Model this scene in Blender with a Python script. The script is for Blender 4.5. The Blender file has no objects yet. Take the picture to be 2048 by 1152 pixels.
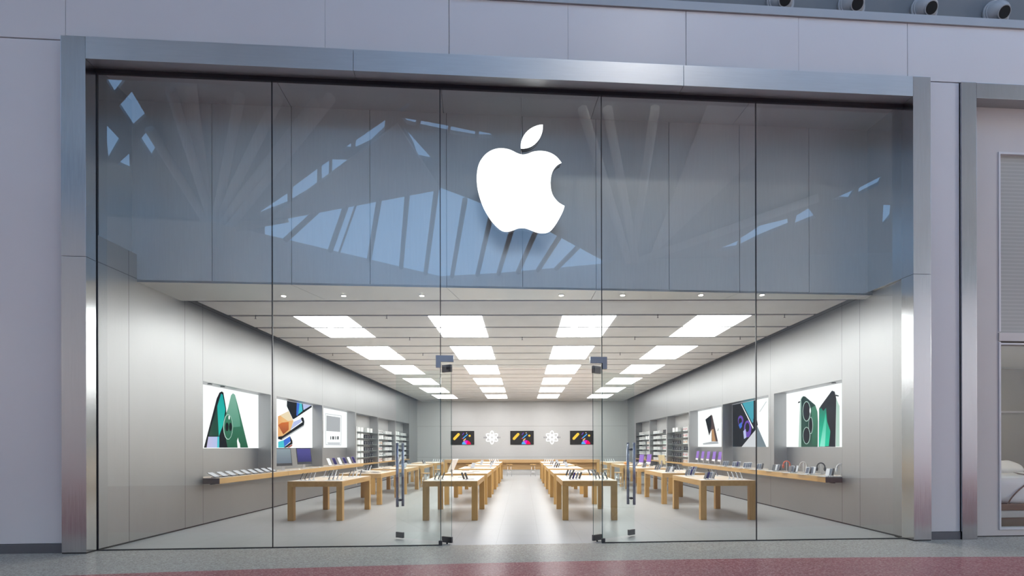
import bpy, bmesh, math, random
from mathutils import Matrix, Vector
random.seed(7)
PI = math.pi
R = math.radians
SC = bpy.context.scene
C = SC.collection

# ---------------------------------------------------------------- camera, sky, exposure
cam_d = bpy.data.cameras.new('camera')
cam = bpy.data.objects.new('camera', cam_d)
C.objects.link(cam)
cam_d.sensor_fit = 'HORIZONTAL'
cam_d.sensor_width = 36.0
cam_d.lens = 36.0 * 1120 / 2048
cam_d.shift_x = -21 / 2048
cam_d.shift_y = 317 / 2048
cam_d.clip_end = 300
cam.location = (0, 0, 1.7)
cam.rotation_euler = (Matrix.Rotation(R(90), 3, 'X') @ Matrix.Rotation(-0.0022, 3, 'Z')).to_euler()
SC.camera = cam
world = bpy.data.worlds.new('dusk_sky')
SC.world = world
world.use_nodes = True
wn, wl = world.node_tree.nodes, world.node_tree.links
bg = wn['Background']
tc = wn.new('ShaderNodeTexCoord'); sx = wn.new('ShaderNodeSeparateXYZ'); rp = wn.new('ShaderNodeValToRGB')
wl.new(tc.outputs['Generated'], sx.inputs[0]); wl.new(sx.outputs['Z'], rp.inputs[0]); wl.new(rp.outputs[0], bg.inputs[0])
rp.color_ramp.elements[0].position = 0.0; rp.color_ramp.elements[0].color = (0.38, 0.63, 1.0, 1)
rp.color_ramp.elements[1].position = 0.75; rp.color_ramp.elements[1].color = (0.32, 0.58, 1.0, 1)
bg.inputs[1].default_value = 2.5
vs = SC.view_settings
SC.display_settings.display_device = 'sRGB'
vs.view_transform = 'Standard'; vs.look = 'None'; vs.gamma = 1.0; vs.use_curve_mapping = False
vs.exposure = 0.0
SC.cycles.max_bounces = 10; SC.cycles.transparent_max_bounces = 24; SC.cycles.diffuse_bounces = 4
SC.cycles.use_denoising = True; SC.cycles.sample_clamp_indirect = 6.0
SC.cycles.caustics_reflective = False; SC.cycles.caustics_refractive = False

# added warm-white fill for the facade: each mall end, and under the roof
for loc, e in (((26.5, 3.6, 6.0), 2500), ((-20.5, -1.8, 5.0), 1700), ((5.0, 1.8, 15.2), 380)):
    ld = bpy.data.lights.new('concourse_fill', 'POINT'); ld.energy = e; ld.color = (1, .94, .88); ld.shadow_soft_size = .4
    lo = bpy.data.objects.new('concourse_fill', ld); C.objects.link(lo); lo.location = loc

# ---------------------------------------------------------------- materials
def nodes(name):
    m = bpy.data.materials.new(name); m.use_nodes = True
    nt = m.node_tree
    return m, nt, nt.nodes['Principled BSDF'], nt.nodes, nt.links
def math_n(n, l, op, a, b=None, c=None):
    x = n.new('ShaderNodeMath'); x.operation = op
    for i, v in enumerate((a, b, c)):
        if v is None: continue
        if isinstance(v, (int, float)): x.inputs[i].default_value = v
        else: l.new(v, x.inputs[i])
    return x.outputs[0]
def coords(n, l, kind='Object', scale=(1, 1, 1)):
    t = n.new('ShaderNodeTexCoord'); mp = n.new('ShaderNodeMapping')
    l.new(t.outputs[kind], mp.inputs[0]); mp.inputs['Scale'].default_value = scale
    return mp.outputs[0]
def noise(n, l, vec, scale, detail=3, rough=.5):
    x = n.new('ShaderNodeTexNoise'); x.inputs['Scale'].default_value = scale; x.inputs['Detail'].default_value = detail
    x.inputs['Roughness'].default_value = rough
    l.new(vec, x.inputs['Vector']); return x.outputs['Fac']
def ramp(n, l, fac, stops):
    x = n.new('ShaderNodeValToRGB'); l.new(fac, x.inputs[0]); e = x.color_ramp.elements
    while len(e) < len(stops): e.new(.5)
    for i, (p, c) in enumerate(stops): e[i].position = p; e[i].color = (*c, 1)
    return x.outputs[0]
def mixc(n, l, fac, a, b):
    x = n.new('ShaderNodeMix'); x.data_type = 'RGBA'
    for s, v in ((0, fac), (6, a), (7, b)):
        if isinstance(v, (int, float)): x.inputs[s].default_value = v
        elif isinstance(v, tuple): x.inputs[s].default_value = (*v, 1)
        else: l.new(v, x.inputs[s])
    return x.outputs[2]
def mapr(n, l, v, a, b):
    x = n.new('ShaderNodeMapRange'); l.new(v, x.inputs[0]); x.inputs[3].default_value = a; x.inputs[4].default_value = b
    return x.outputs[0]
def plain(name, col, rough=.5, metal=0.0, var=.06, scale=6):
    m, nt, p, n, l = nodes(name)
    f = noise(n, l, coords(n, l), scale)
    a = tuple(max(0, x * (1 - var)) for x in col); b = tuple(min(1, x * (1 + var)) for x in col)
    l.new(ramp(n, l, f, [(.3, a), (.7, b)]), p.inputs['Base Color'])
    p.inputs['Roughness'].default_value = rough; p.inputs['Metallic'].default_value = metal
    return m
def steel(name, col, rough, metal=1.0, stretch=(1, 1, .06), seams_y=(), seams_z=(), aniso=0.0):
    m, nt, p, n, l = nodes(name)
    v = coords(n, l, scale=stretch)
    f = noise(n, l, v, 40, 4, .6)
    g = noise(n, l, coords(n, l, scale=(.5, .5, .25)), 1.2, 2)
    mix = math_n(n, l, 'ADD', math_n(n, l, 'MULTIPLY', f, .5), math_n(n, l, 'MULTIPLY', g, .5))
    colr = ramp(n, l, mix, [(.3, tuple(c * .93 for c in col)), (.7, tuple(min(1, c * 1.05) for c in col))])
    if seams_y or seams_z:
        t = n.new('ShaderNodeTexCoord'); s = n.new('ShaderNodeSeparateXYZ'); l.new(t.outputs['Object'], s.inputs[0])
        tot = None
        for ax, vals in (('Y', seams_y), ('Z', seams_z)):
            for y in vals:
                cmp_ = math_n(n, l, 'COMPARE', s.outputs[ax], y, .007)
                tot = cmp_ if tot is None else math_n(n, l, 'MAXIMUM', tot, cmp_)
        colr = mixc(n, l, tot, colr, tuple(c * .45 for c in col))
    l.new(colr, p.inputs['Base Color'])
    l.new(mapr(n, l, f, rough - .05, rough + .07), p.inputs['Roughness'])
    p.inputs['Metallic'].default_value = metal
    if aniso: p.inputs['Anisotropic'].default_value = aniso
    return m
def glow(name, col, s):
    m, nt, p, n, l = nodes(name)
    n.remove(p); e = n.new('ShaderNodeEmission'); e.inputs[0].default_value = (*col, 1); e.inputs[1].default_value = s
    l.new(e.outputs[0], n['Material Output'].inputs[0])
    return m
def glass(name, tint, ior=1.5, gain=2.0):
    m, nt, p, n, l = nodes(name)
    n.remove(p)
    tr = n.new('ShaderNodeBsdfTransparent'); tr.inputs[0].default_value = (*tint, 1)
    gl = n.new('ShaderNodeBsdfGlossy'); gl.inputs['Roughness'].default_value = 0.0; gl.inputs[0].default_value = (.96, 1, 1, 1)
    fr = n.new('ShaderNodeFresnel'); fr.inputs[0].default_value = ior
    geo = n.new('ShaderNodeNewGeometry')
    front = math_n(n, l, 'SUBTRACT', 1.0, geo.outputs['Backfacing'])
    fac = math_n(n, l, 'MINIMUM', math_n(n, l, 'MULTIPLY', math_n(n, l, 'MULTIPLY', fr.outputs[0], gain), front), 1.0)
    mx = n.new('ShaderNodeMixShader'); l.new(fac, mx.inputs[0]); l.new(tr.outputs[0], mx.inputs[1]); l.new(gl.outputs[0], mx.inputs[2])
    l.new(mx.outputs[0], n['Material Output'].inputs[0])
    return m

M = {}
SEAMS = (9.95, 11.6, 12.25, 15.78, 19.57, 23.44, 27.1, 30.8, 34.5)
M['steel_wall'] = steel('steel_wall', (.425, .43, .435), .42, 1.0, (1, 1, .05), SEAMS, (4.76,))
M['steel_back'] = steel('steel_back', (.58, .58, .575), .5, .75, (.05, 1, 1), (), (1.0, 3.05))
M['steel_frame'] = steel('steel_frame', (.60, .61, .625), .20, 1.0, (1, 1, .05))
M['steel_head'] = steel('steel_head', (.64, .645, .65), .40, 1.0, (.05, 1, 1))
M['steel_cavity'] = steel('steel_cavity', (.72, .74, .745), .42, .62, (1, 1, .06))
M['steel_dark'] = steel('steel_dark', (.10, .10, .11), .32, 1.0)
M['steel_bright'] = steel('steel_bright', (.45, .46, .48), .15, 1.0)
M['steel_handle'] = steel('steel_handle', (.32, .33, .42), .25, 1.0)
M['white_panel'] = plain('white_panel', (.69, .68, .69), .38, 0, .02, .6)
M['white_wall'] = plain('white_wall', (.84, .84, .83), .6, 0, .02, .5)
M['roof_white'] = plain('roof_white', (.78, .79, .78), .7, 0, .05, .4)
M['roof_grey'] = plain('roof_grey', (.42, .46, .47), .7, 0, .08, .4)
M['upper_wall'] = plain('upper_wall', (.15, .16, .17), .6, 0, .04, .5)
M['coping'] = plain('coping', (.37, .375, .385), .45, 0, .03, 1)
M['base_grey'] = plain('base_grey', (.12, .125, .14), .4, .2, .05, 2)
M['black'] = plain('black', (.006, .006, .008), .5)
M['rubber'] = plain('rubber', (.004, .004, .008), .35)
M['void'] = plain('void', (.008, .008, .009), .9)
M['cream'] = plain('cream', (.60, .565, .545), .5, 0, .02, 1)
M['plank'] = plain('plank', (.90, .89, .88), .75, 0, .03, 2)
M['glass'] = glass('glass', (.975, .99, .983), 1.5, 2.4)
M['door_glass'] = glass('door_glass', (.955, .985, .978), 1.5, 1.6)
M['glass_edge'] = plain('glass_edge', (.01, .06, .07), .1, 0, .1)
M['shelf_glass'] = plain('shelf_glass', (.42, .50, .48), .12, 0, .04)
M['white'] = plain('white', (.90, .90, .90), .35, 0, .02)
M['paper'] = plain('paper', (.88, .87, .86), .6, 0, .02)
M['dark'] = plain('dark', (.025, .025, .03), .25)
M['grey'] = plain('grey', (.22, .22, .24), .4)
M['silver'] = plain('silver', (.62, .62, .64), .3, .8)
M['chrome'] = steel('chrome', (.7, .7, .72), .15)
M['coral'] = plain('coral', (.75, .16, .08), .4)
M['red'] = plain('red', (.62, .05, .05), .4)
M['amber'] = plain('amber', (.72, .30, .06), .4)
M['green'] = plain('green', (.10, .42, .25), .4)
M['blue'] = plain('blue', (.10, .14, .42), .35)
M['violet'] = plain('violet', (.24, .14, .40), .35)
M['sand'] = plain('sand', (.62, .52, .30), .45)
M['linen'] = plain('linen', (.62, .60, .57), .8, 0, .03)
M['seam_brown'] = plain('seam_brown', (.10, .05, .03), .7)
M['olive'] = plain('olive', (.36, .33, .25), .8, 0, .03, .5)
M['brown'] = plain('brown', (.13, .055, .02), .45, 0, .15, 2)
M['end_grain'] = plain('end_grain', (.16, .105, .085), .55, 0, .15, 12)
for nm, col, s in (('lamp', (1, .995, .985), 11.0), ('spot', (1, .93, .8), 30.0), ('emblem', (1, 1, 1), 2.6), ('lightbox', (1, 1, 1.0), 1.15), ('sign_glow', (1, 1, 1), 1.5),
                   ('g_k', (.004, .006, .006), 1), ('g_w', (1, 1, 1), 1.15), ('g_teal', (.0, .50, .43), 1), ('g_dgreen', (.012, .07, .042), 1), ('g_lilac', (.75, .55, .83), 1),
                   ('g_cyan', (.08, .62, .72), 1), ('g_green', (.035, .19, .105), 1), ('g_lgreen', (.15, .40, .29), 1), ('g_pale', (.50, .70, .60), 1), ('g_blue', (.05, .17, .70), 1),
                   ('g_orange', (.92, .30, .05), 1), ('g_dorange', (.42, .10, .02), 1), ('g_cream', (.95, .78, .52), 1), ('g_gray', (.50, .51, .53), 1), ('g_lgray', (.72, .73, .76), 1),
                   ('g_red', (.42, .09, .06), 1), ('g_emerald', (.0, .42, .24), 1), ('g_mint', (.12, .80, .55), 1), ('g_tealg', (.06, .40, .50), 1), ('g_violet', (.16, .07, .46), 1),
                   ('g_slate', (.20, .25, .28), 1), ('g_brown', (.09, .055, .05), 1), ('g_tan', (.55, .30, .14), 1), ('g_yellow', (.95, .60, .08), 1.1), ('g_magenta', (.75, .02, .55), 1.1),
                   ('g_crimson', (.85, .01, .09), 1.1), ('g_azure', (.09, .42, .95), 1.1), ('g_purple', (.42, .24, .72), 1.0), ('g_night', (.05, .05, .26), 1), ('g_mist', (.22, .27, .31), 1),
                   ('g_warm', (1, .9, .7), 5)):
    M[nm] = glow(nm, col, s)

def glow_grad(name, ca, cb, axis, a, c, s=1.0):
    m, nt, p, n, l = nodes(name)
    n.remove(p); e = n.new('ShaderNodeEmission'); e.inputs[1].default_value = s
    t = n.new('ShaderNodeTexCoord'); x = n.new('ShaderNodeSeparateXYZ'); l.new(t.outputs['Object'], x.inputs[0])
    r = n.new('ShaderNodeMapRange'); l.new(x.outputs[axis], r.inputs[0]); r.inputs[1].default_value = a; r.inputs[2].default_value = c
    l.new(mixc(n, l, r.outputs[0], ca, cb), e.inputs[0]); l.new(e.outputs[0], n['Material Output'].inputs[0])
    return m
M['g_green'] = glow_grad('g_green', (.02, .125, .06), (.06, .27, .16), 'Z', 0, 1.3)
M['g_lgreen'] = glow_grad('g_lgreen', (.10, .33, .22), (.24, .50, .38), 'Z', .5, 1.3)
M['g_dgreen'] = glow_grad('g_dgreen', (.02, .09, .05), (.004, .04, .03), 'Z', 0, 1.2)
M['g_teal'] = glow_grad('g_teal', (.02, .62, .50), (.0, .42, .40), 'Z', .2, 1.3)
M['g_emerald'] = glow_grad('g_emerald', (.0, .62, .36), (.0, .20, .12), 'Z', .1, 1.0)
M['g_mint'] = glow_grad('g_mint', (.30, .90, .70), (.0, .55, .33), 'Z', 0, .8)
M['g_lilac'] = glow_grad('g_lilac', (.85, .55, .70), (.55, .60, .90), 'Y', -1.65, -.6)
M['g_orange'] = glow_grad('g_orange', (.90, .20, .02), (.95, .55, .22), 'Y', -1.7, -.6)
M['g_dorange'] = glow_grad('g_dorange', (.25, .05, .02), (.85, .22, .04), 'Z', .3, .9)
M['g_night'] = glow_grad('g_night', (.02, .02, .09), (.09, .08, .30), 'Z', .05, .5)
M['g_mist'] = glow_grad('g_mist', (.14, .16, .20), (.30, .36, .40), 'Z', .1, .6)
def wood(name, a, b, stretch):
    m, nt, p, n, l = nodes(name)
    v = coords(n, l, scale=stretch)
    f = noise(n, l, v, 9, 5, .6)
    l.new(ramp(n, l, f, [(.3, a), (.7, b)]), p.inputs['Base Color'])
    p.inputs['Roughness'].default_value = .42
    return m
M['oak'] = wood('oak', (.50, .285, .095), (.61, .375, .145), (1, .12, 1))
M['oak_leg'] = wood('oak_leg', (.49, .28, .09), (.60, .37, .14), (1.4, 1.4, .1))
M['oak_top_lit'] = wood('oak_top_lit', (.66, .53, .40), (.75, .63, .50), (1.4, .1, 1))  # paler copy of the oak: strong overhead light put into the colour
M['counter_wood'] = wood('counter_wood', (.44, .26, .11), (.56, .36, .17), (.1, 1, 1))

def store_floor():
    m, nt, p, n, l = nodes('store_stone')
    t = n.new('ShaderNodeTexCoord'); s = n.new('ShaderNodeSeparateXYZ'); l.new(t.outputs['Object'], s.inputs[0])
    fx = math_n(n, l, 'FRACT', math_n(n, l, 'DIVIDE', math_n(n, l, 'ADD', s.outputs['X'], 50.76), .762))
    fy = math_n(n, l, 'FRACT', math_n(n, l, 'DIVIDE', s.outputs['Y'], .762))
    line = math_n(n, l, 'MAXIMUM', math_n(n, l, 'LESS_THAN', fx, .007), math_n(n, l, 'LESS_THAN', fy, .007))
    v = coords(n, l)
    f = noise(n, l, v, 2.2, 5, .6)
    base = ramp(n, l, f, [(.2, (.375, .384, .388)), (.8, (.395, .404, .407))])
    l.new(mixc(n, l, line, base, (.25, .25, .25)), p.inputs['Base Color'])
    p.inputs['Roughness'].default_value = .30; p.inputs['IOR'].default_value = 1.2
    return m
M['store_stone'] = store_floor()
def mall_floor():
    m, nt, p, n, l = nodes('mall_terrazzo')
    t = n.new('ShaderNodeTexCoord'); s = n.new('ShaderNodeSeparateXYZ'); l.new(t.outputs['Object'], s.inputs[0])
    # curved inlay edge: y = 8.225 + .094 x - .0065 x^2
    x = s.outputs['X']
    e = math_n(n, l, 'ADD', math_n(n, l, 'MULTIPLY', math_n(n, l, 'MULTIPLY', x, x), -.0063), math_n(n, l, 'ADD', math_n(n, l, 'MULTIPLY', x, .0915), 8.222))
    red = math_n(n, l, 'LESS_THAN', s.outputs['Y'], e)
    v = coords(n, l)
    vo = n.new('ShaderNodeTexVoronoi'); vo.inputs['Scale'].default_value = 55; l.new(v, vo.inputs['Vector'])
    chip = n.new('ShaderNodeSeparateColor'); l.new(vo.outputs['Color'], chip.inputs[0])
    big = noise(n, l, v, .6, 3)
    tan = ramp(n, l, chip.outputs[0], [(0, (.30, .275, .235)), (.5, (.42, .39, .34)), (1, (.52, .49, .43))])
    rd = ramp(n, l, chip.outputs[0], [(0, (.26, .085, .085)), (.6, (.40, .145, .145)), (1, (.52, .27, .26))])
    col = mixc(n, l, red, tan, rd)
    col = mixc(n, l, math_n(n, l, 'MULTIPLY', big, .25), col, (.30, .27, .25))
    l.new(col, p.inputs['Base Color'])
    l.new(mapr(n, l, noise(n, l, v, .8, 2), .2, .26), p.inputs['Roughness']); p.inputs['IOR'].default_value = 1.05
    return m
M['mall_terrazzo'] = mall_floor()
def frosted():
    m, nt, p, n, l = nodes('ribbed_glass')
    t = n.new('ShaderNodeTexCoord'); s = n.new('ShaderNodeSeparateXYZ'); l.new(t.outputs['Object'], s.inputs[0])
    w = math_n(n, l, 'SINE', math_n(n, l, 'MULTIPLY', s.outputs['Z'], 90))
    col = ramp(n, l, mapr(n, l, w, 0, 1), [(.2, (.40, .40, .37)), (.8, (.46, .455, .43))])
    l.new(col, p.inputs['Base Color']); p.inputs['Roughness'].default_value = .18
    return m
M['ribbed'] = frosted()

# ---------------------------------------------------------------- mesh helpers
class MB:
    def __init__(s): s.bm = bmesh.new()
    def _t(s, vs, T):
        if T is not None: bmesh.ops.transform(s.bm, matrix=T, verts=vs)
    def box(s, x0, x1, y0, y1, z0, z1, m=0, T=None, bev=0):
        r = bmesh.ops.create_cube(s.bm, size=1)
        vs = r['verts']
        bmesh.ops.transform(s.bm, matrix=Matrix.Translation(((x0+x1)/2, (y0+y1)/2, (z0+z1)/2)) @ Matrix.Diagonal((abs(x1-x0), abs(y1-y0), abs(z1-z0), 1)), verts=vs)
        fs = set(f for v in vs for f in v.link_faces)
        for f in fs: f.material_index = m
        s._t(vs, T)
        if bev:
            es = list(set(e for v in vs for e in v.link_edges))
            bmesh.ops.bevel(s.bm, geom=es, offset=bev, segments=2, affect='EDGES', profile=.6)
        return s
    def prism(s, pts, h0, h1, plane='xz', m=0, T=None):
        """polygon PTS extruded between h0 and h1 along the axis the plane leaves out"""
        def P(a, b, h): return {'xz': (a, h, b), 'xy': (a, b, h), 'yz': (h, a, b)}[plane]
        a = [s.bm.verts.new(P(x, y, h0)) for x, y in pts]; b = [s.bm.verts.new(P(x, y, h1)) for x, y in pts]
        fs = [s.bm.faces.new(a), s.bm.faces.new(b[::-1])]
        n = len(pts)
        for i in range(n): fs.append(s.bm.faces.new((a[i], b[i], b[(i+1) % n], a[(i+1) % n])))
        for f in fs: f.material_index = m; f.normal_update()
        bmesh.ops.triangulate(s.bm, faces=[f for f in fs if len(f.verts) > 4])
        s._t(a + b, T)
        return s
    def poly(s, pts3, m=0):
        f = s.bm.faces.new([s.bm.verts.new(p) for p in pts3]); f.material_index = m; f.normal_update()
        if len(pts3) > 3: bmesh.ops.triangulate(s.bm, faces=[f])
        return s
    def tube(s, p0, p1, r, m=0, n=12, r2=None, T=None):
        p0, p1 = Vector(p0), Vector(p1); d = p1 - p0
        q = bmesh.ops.create_cone(s.bm, cap_ends=True, segments=n, radius1=r, radius2=r if r2 is None else r2, depth=d.length)
        vs = q['verts']
        bmesh.ops.transform(s.bm, matrix=Matrix.Translation((p0+p1)/2) @ d.to_track_quat('Z', 'Y').to_matrix().to_4x4(), verts=vs)
        for f in set(f for v in vs for f in v.link_faces): f.material_index = m; f.smooth = len(f.verts) == 4
        s._t(vs, T)
        return s
    def ball(s, c, r, m=0, sc=(1, 1, 1), seg=20):
        q = bmesh.ops.create_uvsphere(s.bm, u_segments=seg, v_segments=max(8, seg//2), radius=r); vs = q['verts']
        bmesh.ops.transform(s.bm, matrix=Matrix.Translation(c) @ Matrix.Diagonal((*sc, 1)), verts=vs)
        for f in set(f for v in vs for f in v.link_faces): f.material_index = m; f.smooth = True
        return s
    def path(s, pts, r, m=0, n=8):
        pts = [Vector(p) for p in pts]; rings = []
        for i, p in enumerate(pts):
            d = (pts[min(i+1, len(pts)-1)] - pts[max(i-1, 0)]).normalized()
            q = d.to_track_quat('Z', 'Y')
            rings.append([s.bm.verts.new(p + q @ Vector((math.cos(2*PI*k/n)*r, math.sin(2*PI*k/n)*r, 0))) for k in range(n)])
        for a, b in zip(rings, rings[1:]):
            for k in range(n):
                f = s.bm.faces.new((a[k], a[(k+1) % n], b[(k+1) % n], b[k])); f.material_index = m; f.smooth = True
        s.bm.faces.new(rings[0][::-1]).material_index = m; s.bm.faces.new(rings[-1]).material_index = m
        return s
    def bevel(s, w, seg=2):
        es = [e for e in s.bm.edges if len(e.link_faces) == 2 and e.calc_face_angle(0) > R(40)]
        bmesh.ops.bevel(s.bm, geom=es, offset=w, segments=seg, affect='EDGES', profile=.6)
        return s
    def mesh(s, name, mats):
        bmesh.ops.recalc_face_normals(s.bm, faces=s.bm.faces)
        me = bpy.data.meshes.new(name); s.bm.to_mesh(me); s.bm.free()
        for k in (mats if isinstance(mats, (list, tuple)) else [mats]): me.materials.append(M[k])
        return me
def obj(name, mb, mats, parent=None, loc=(0, 0, 0), rot=(0, 0, 0)):
    me = mb.mesh(name, mats) if isinstance(mb, MB) else mb
    o = bpy.data.objects.new(name, me); C.objects.link(o)
    o.location = loc; o.rotation_euler = rot
    if parent: o.parent = parent
    return o
def tag(o, label=None, cat=None, group=None, kind=None):
    if label: o['label'] = label
    if cat: o['category'] = cat
    if group: o['group'] = group
    if kind: o['kind'] = kind
    return o
def thing(name, label, cat, loc=(0, 0, 0), rotz=0, group=None, kind=None):
    o = bpy.data.objects.new(name, None); C.objects.link(o); o.empty_display_size = .1
    o.location = loc; o.rotation_euler = (0, 0, rotz)
    return tag(o, label, cat, group, kind)
def dup(root, loc, rotz, label=None, group=None):
    r = root.copy(); C.objects.link(r); r.location = loc; r.rotation_euler = (0, 0, rotz)
    if label: r['label'] = label
    if group: r['group'] = group
    for ch in list(root.children):
        c = ch.copy(); C.objects.link(c); c.parent = r
        for g in ch.children:
            d = g.copy(); C.objects.link(d); d.parent = c
    return r
def struct(name, mb, mats, parent=None, loc=(0, 0, 0), rotz=0, label=None):
    o = obj(name, mb, mats, parent, loc, (0, 0, rotz))
    if not parent: tag(o, label, None, None, 'structure')
    return o
ORD = ('first', 'second', 'third', 'fourth', 'fifth', 'sixth', 'seventh', 'eighth', 'ninth', 'tenth', 'eleventh', 'twelfth')

# the shopfront runs slightly oblique to the shop: its own frame, u along it, v into the shop
TH = math.atan(.0726); CT, ST = math.cos(TH), math.sin(TH); FO = (0, 9.746, 0)
def fw(u, v, z=0): return (u*CT - v*ST, 9.746 + u*ST + v*CT, z)
WX = 6.99          # half width of the shop
YB = 37.2          # back wall
CZ = 4.70          # ceiling

# ---------------------------------------------------------------- mall shell
b = MB(); b.prism([fw(-24, 0)[:2], fw(7.94, 0)[:2], fw(7.94, .09)[:2], fw(30, .09)[:2], fw(30, -25)[:2], fw(-24, -25)[:2]], -.2, 0, 'xy')
struct('floor_mall', b, 'mall_terrazzo', label='polished terrazzo mall floor with a curved red inlay')
W2 = [(-21.41, 11.84), (-17.02, 16.03), (-12.79, 16.42), (-10.96, 17.69), (-3.13, 23.74), (.37, 22.88), (5.92, 20.88), (8.09, 19.92), (13.02, 19.16), (28.66, 17.23)]
b = MB()
for (u0, q0), (u1, q1) in zip(W2, W2[1:]):
    b.prism([fw(u0, -q0)[:2], fw(u1, -q1)[:2], fw(u1, -q1-.3)[:2], fw(u0, -q0-.3)[:2]], 0, 11.8, 'xy')
struct('wall_opposite', b, 'white_wall', label='zigzag white wall on the far side of the mall concourse')
def roofz(u, q): return 21.04 - .0363*u - .4995*q
def rf(u, q, dz=0): x, y, _ = fw(u, -q); return (x, y, roofz(u, q) + dz)
for nm, u in (('wall_concourse_west', -21.6), ('wall_concourse_east', 28.4)):
    b = MB(); b.prism([fw(u, 0)[:2], fw(u+.3, 0)[:2], fw(u+.3, -20)[:2], fw(u, -20)[:2]], 0, 13, 'xy')
    struct(nm, b, 'white_wall', label='plain end wall of the mall concourse')
# folded roof with its rows of skylights
cu = bpy.data.curves.new('roof', 'CURVE'); cu.dimensions = '2D'; cu.fill_mode = 'BOTH'
outer = [(-22.22, 18.09), (-13.56, 18.08), (-11.04, 17.9), (-2.53, 15.66), (-.88, 16.22), (2.63, 17.54), (5.58, 19.02), (7.76, 18.81), (12.62, 18.32), (29, 16.6), (29, -.3), (-22.22, -.3)]
HOLES = [[(-11.02,17.4),(-9.48,16.41),(-9.66,16.98),(-11.1,17.6)],[(-9.12,16.08),(-7.79,15.17),(-8.07,16.05),(-9.41,16.82)],[(-7.57,15.02),(-7.18,14.78),(-7.42,15.56),(-7.79,15.84)],[(-7.03,14.71),(-6.32,14.68),(-6.38,14.87),(-7.26,15.46)],[(-6.39,14.18),(-6.08,13.98),(-6.17,14.29),(-6.49,14.27)],[(-5.86,13.85),(-4.51,12.98),(-4.62,13.39),(-5.29,13.95),(-5.98,14.28)],[(-4.06,12.7),(-3.5,12.29),(-3.47,12.37),(-3.86,12.7)],[(-3.88,12.85),(-3.24,12.9),(-3.35,13.13),(-3.68,13.07)],[(-3.1,12.91),(-2.01,13.02),(-2.08,13.32),(-3.19,13.17)],[(-1.92,13.04),(-.92,13.16),(-.97,13.41),(-1.98,13.32)],[(-.79,13.15),(-.33,13.2),(-.14,13.38),(-.81,13.41)],[(-4.1,13.06),(-3.53,13.9),(-3.68,14.49)],[(-3.88,13.13),(-2.69,14.51),(-3.41,14.41)],[(-3.37,14.84),(-2.8,15.35),(-2.72,15.53)],[(-14.71,12.2),(-13.88,12.21),(-14.69,12.8)],[(-13.97,12.65),(-13.93,13.5),(-14.7,13.98),(-14.77,13.2)],[(-14.0,13.92),(-14.01,14.56),(-14.67,15.16),(-14.72,14.45)],[(-15.75,13.89),(-15.54,14.51),(-16.57,15.42)],[(-15.52,15.07),(-15.93,15.8),(-16.32,15.58)],[(11.0,18.12),(12.11,17.36),(12.17,17.82),(11.47,18.02)],[(12.12,17.22),(12.75,16.48),(13.86,16.05),(14.1,16.4),(13.06,17.1),(12.35,17.7)],[(14.2,15.85),(14.55,15.46),(15.18,15.89),(14.42,16.4)],[(15.37,14.96),(16.11,14.42),(16.15,14.95)],[(16.25,14.34),(16.88,13.76),(17.02,14.17),(16.43,14.7)],[(17.93,15.04),(18.26,15.03),(18.68,15.64),(18.66,16.09)]]
for i in range(6):
    u0 = -4 + 4*i
    HOLES.append([(u0, 3.0), (u0+3.2, 3.0), (u0+3.2, 8.0), (u0, 8.0)])  # unseen openings added overhead so that sky light reaches the mall
for k, pts in enumerate([outer] + HOLES):
    sp = cu.splines.new('POLY'); sp.points.add(len(pts)-1); sp.use_cyclic_u = True
    for p, (x, y) in zip(sp.points, pts): p.co = (x, y, 0, 1)
cu.extrude = .08
co = bpy.data.objects.new('roof_outline', cu); C.objects.link(co)
me = bpy.data.meshes.new_from_object(co.evaluated_get(bpy.context.evaluated_depsgraph_get()))
bpy.data.objects.remove(co)
me.materials.clear(); me.materials.append(M['roof_grey'])
for v in me.vertices: v.co = rf(v.co.x, v.co.y, v.co.z + .1)
me.name = 'roof'
struct('roof', me, 'roof_grey', label='folded grey roof of the mall with rows of skylights')
b = MB()
def slab(pts, dz, t=.1, m=0):
    lo = [rf(u, q, dz) for u, q in pts]; hi = [rf(u, q, dz+t) for u, q in pts]
    b.poly(lo, m); b.poly(hi, m); n = len(pts)
    for i in range(n): b.poly([lo[i], lo[(i+1) % n], hi[(i+1) % n], hi[i]], m)
slab([(-4.04, 13.01), (-11.01, 17.86), (-2.53, 15.61)], -.12)
slab([(-12.31, 12.17), (-11.36, 12.17), (-13.41, 18.0), (-13.67, 17.95)], -.12)
slab([(7.9, 18.6), (8.07, 11.43), (10.09, 11.29), (10.87, 13.24)], -.12)
struct('roof_sail', b, 'roof_white', label='pale triangular sails under the mall roof')
b = MB()
for a, c in (((-13.45, 18.1), (-12.31, 12.17)), ((-13.66, 17.9), (-13.91, 13.68)), ((-13.36, 18.1), (-6.85, 12.11)), ((-12.84, 18.1), (-6.37, 12.01)), ((6.84, 18.6), (3.19, 11.73)), ((7.23, 18.6), (4.16, 11.66)),
             ((-13.4, 18), (-9.8, 12.2)), ((-13.4, 18), (-8.4, 12.2)), ((7.0, 18.5), (6.0, 11.5)), ((7.4, 18.5), (14.5, 14.6))):
    b.tube(rf(*a, -.3), rf(*c, -.3), .2, 0, 6)
struct('roof_beam', b, 'roof_white', label='pale beams fanning out under the mall roof')
b = MB()
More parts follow.
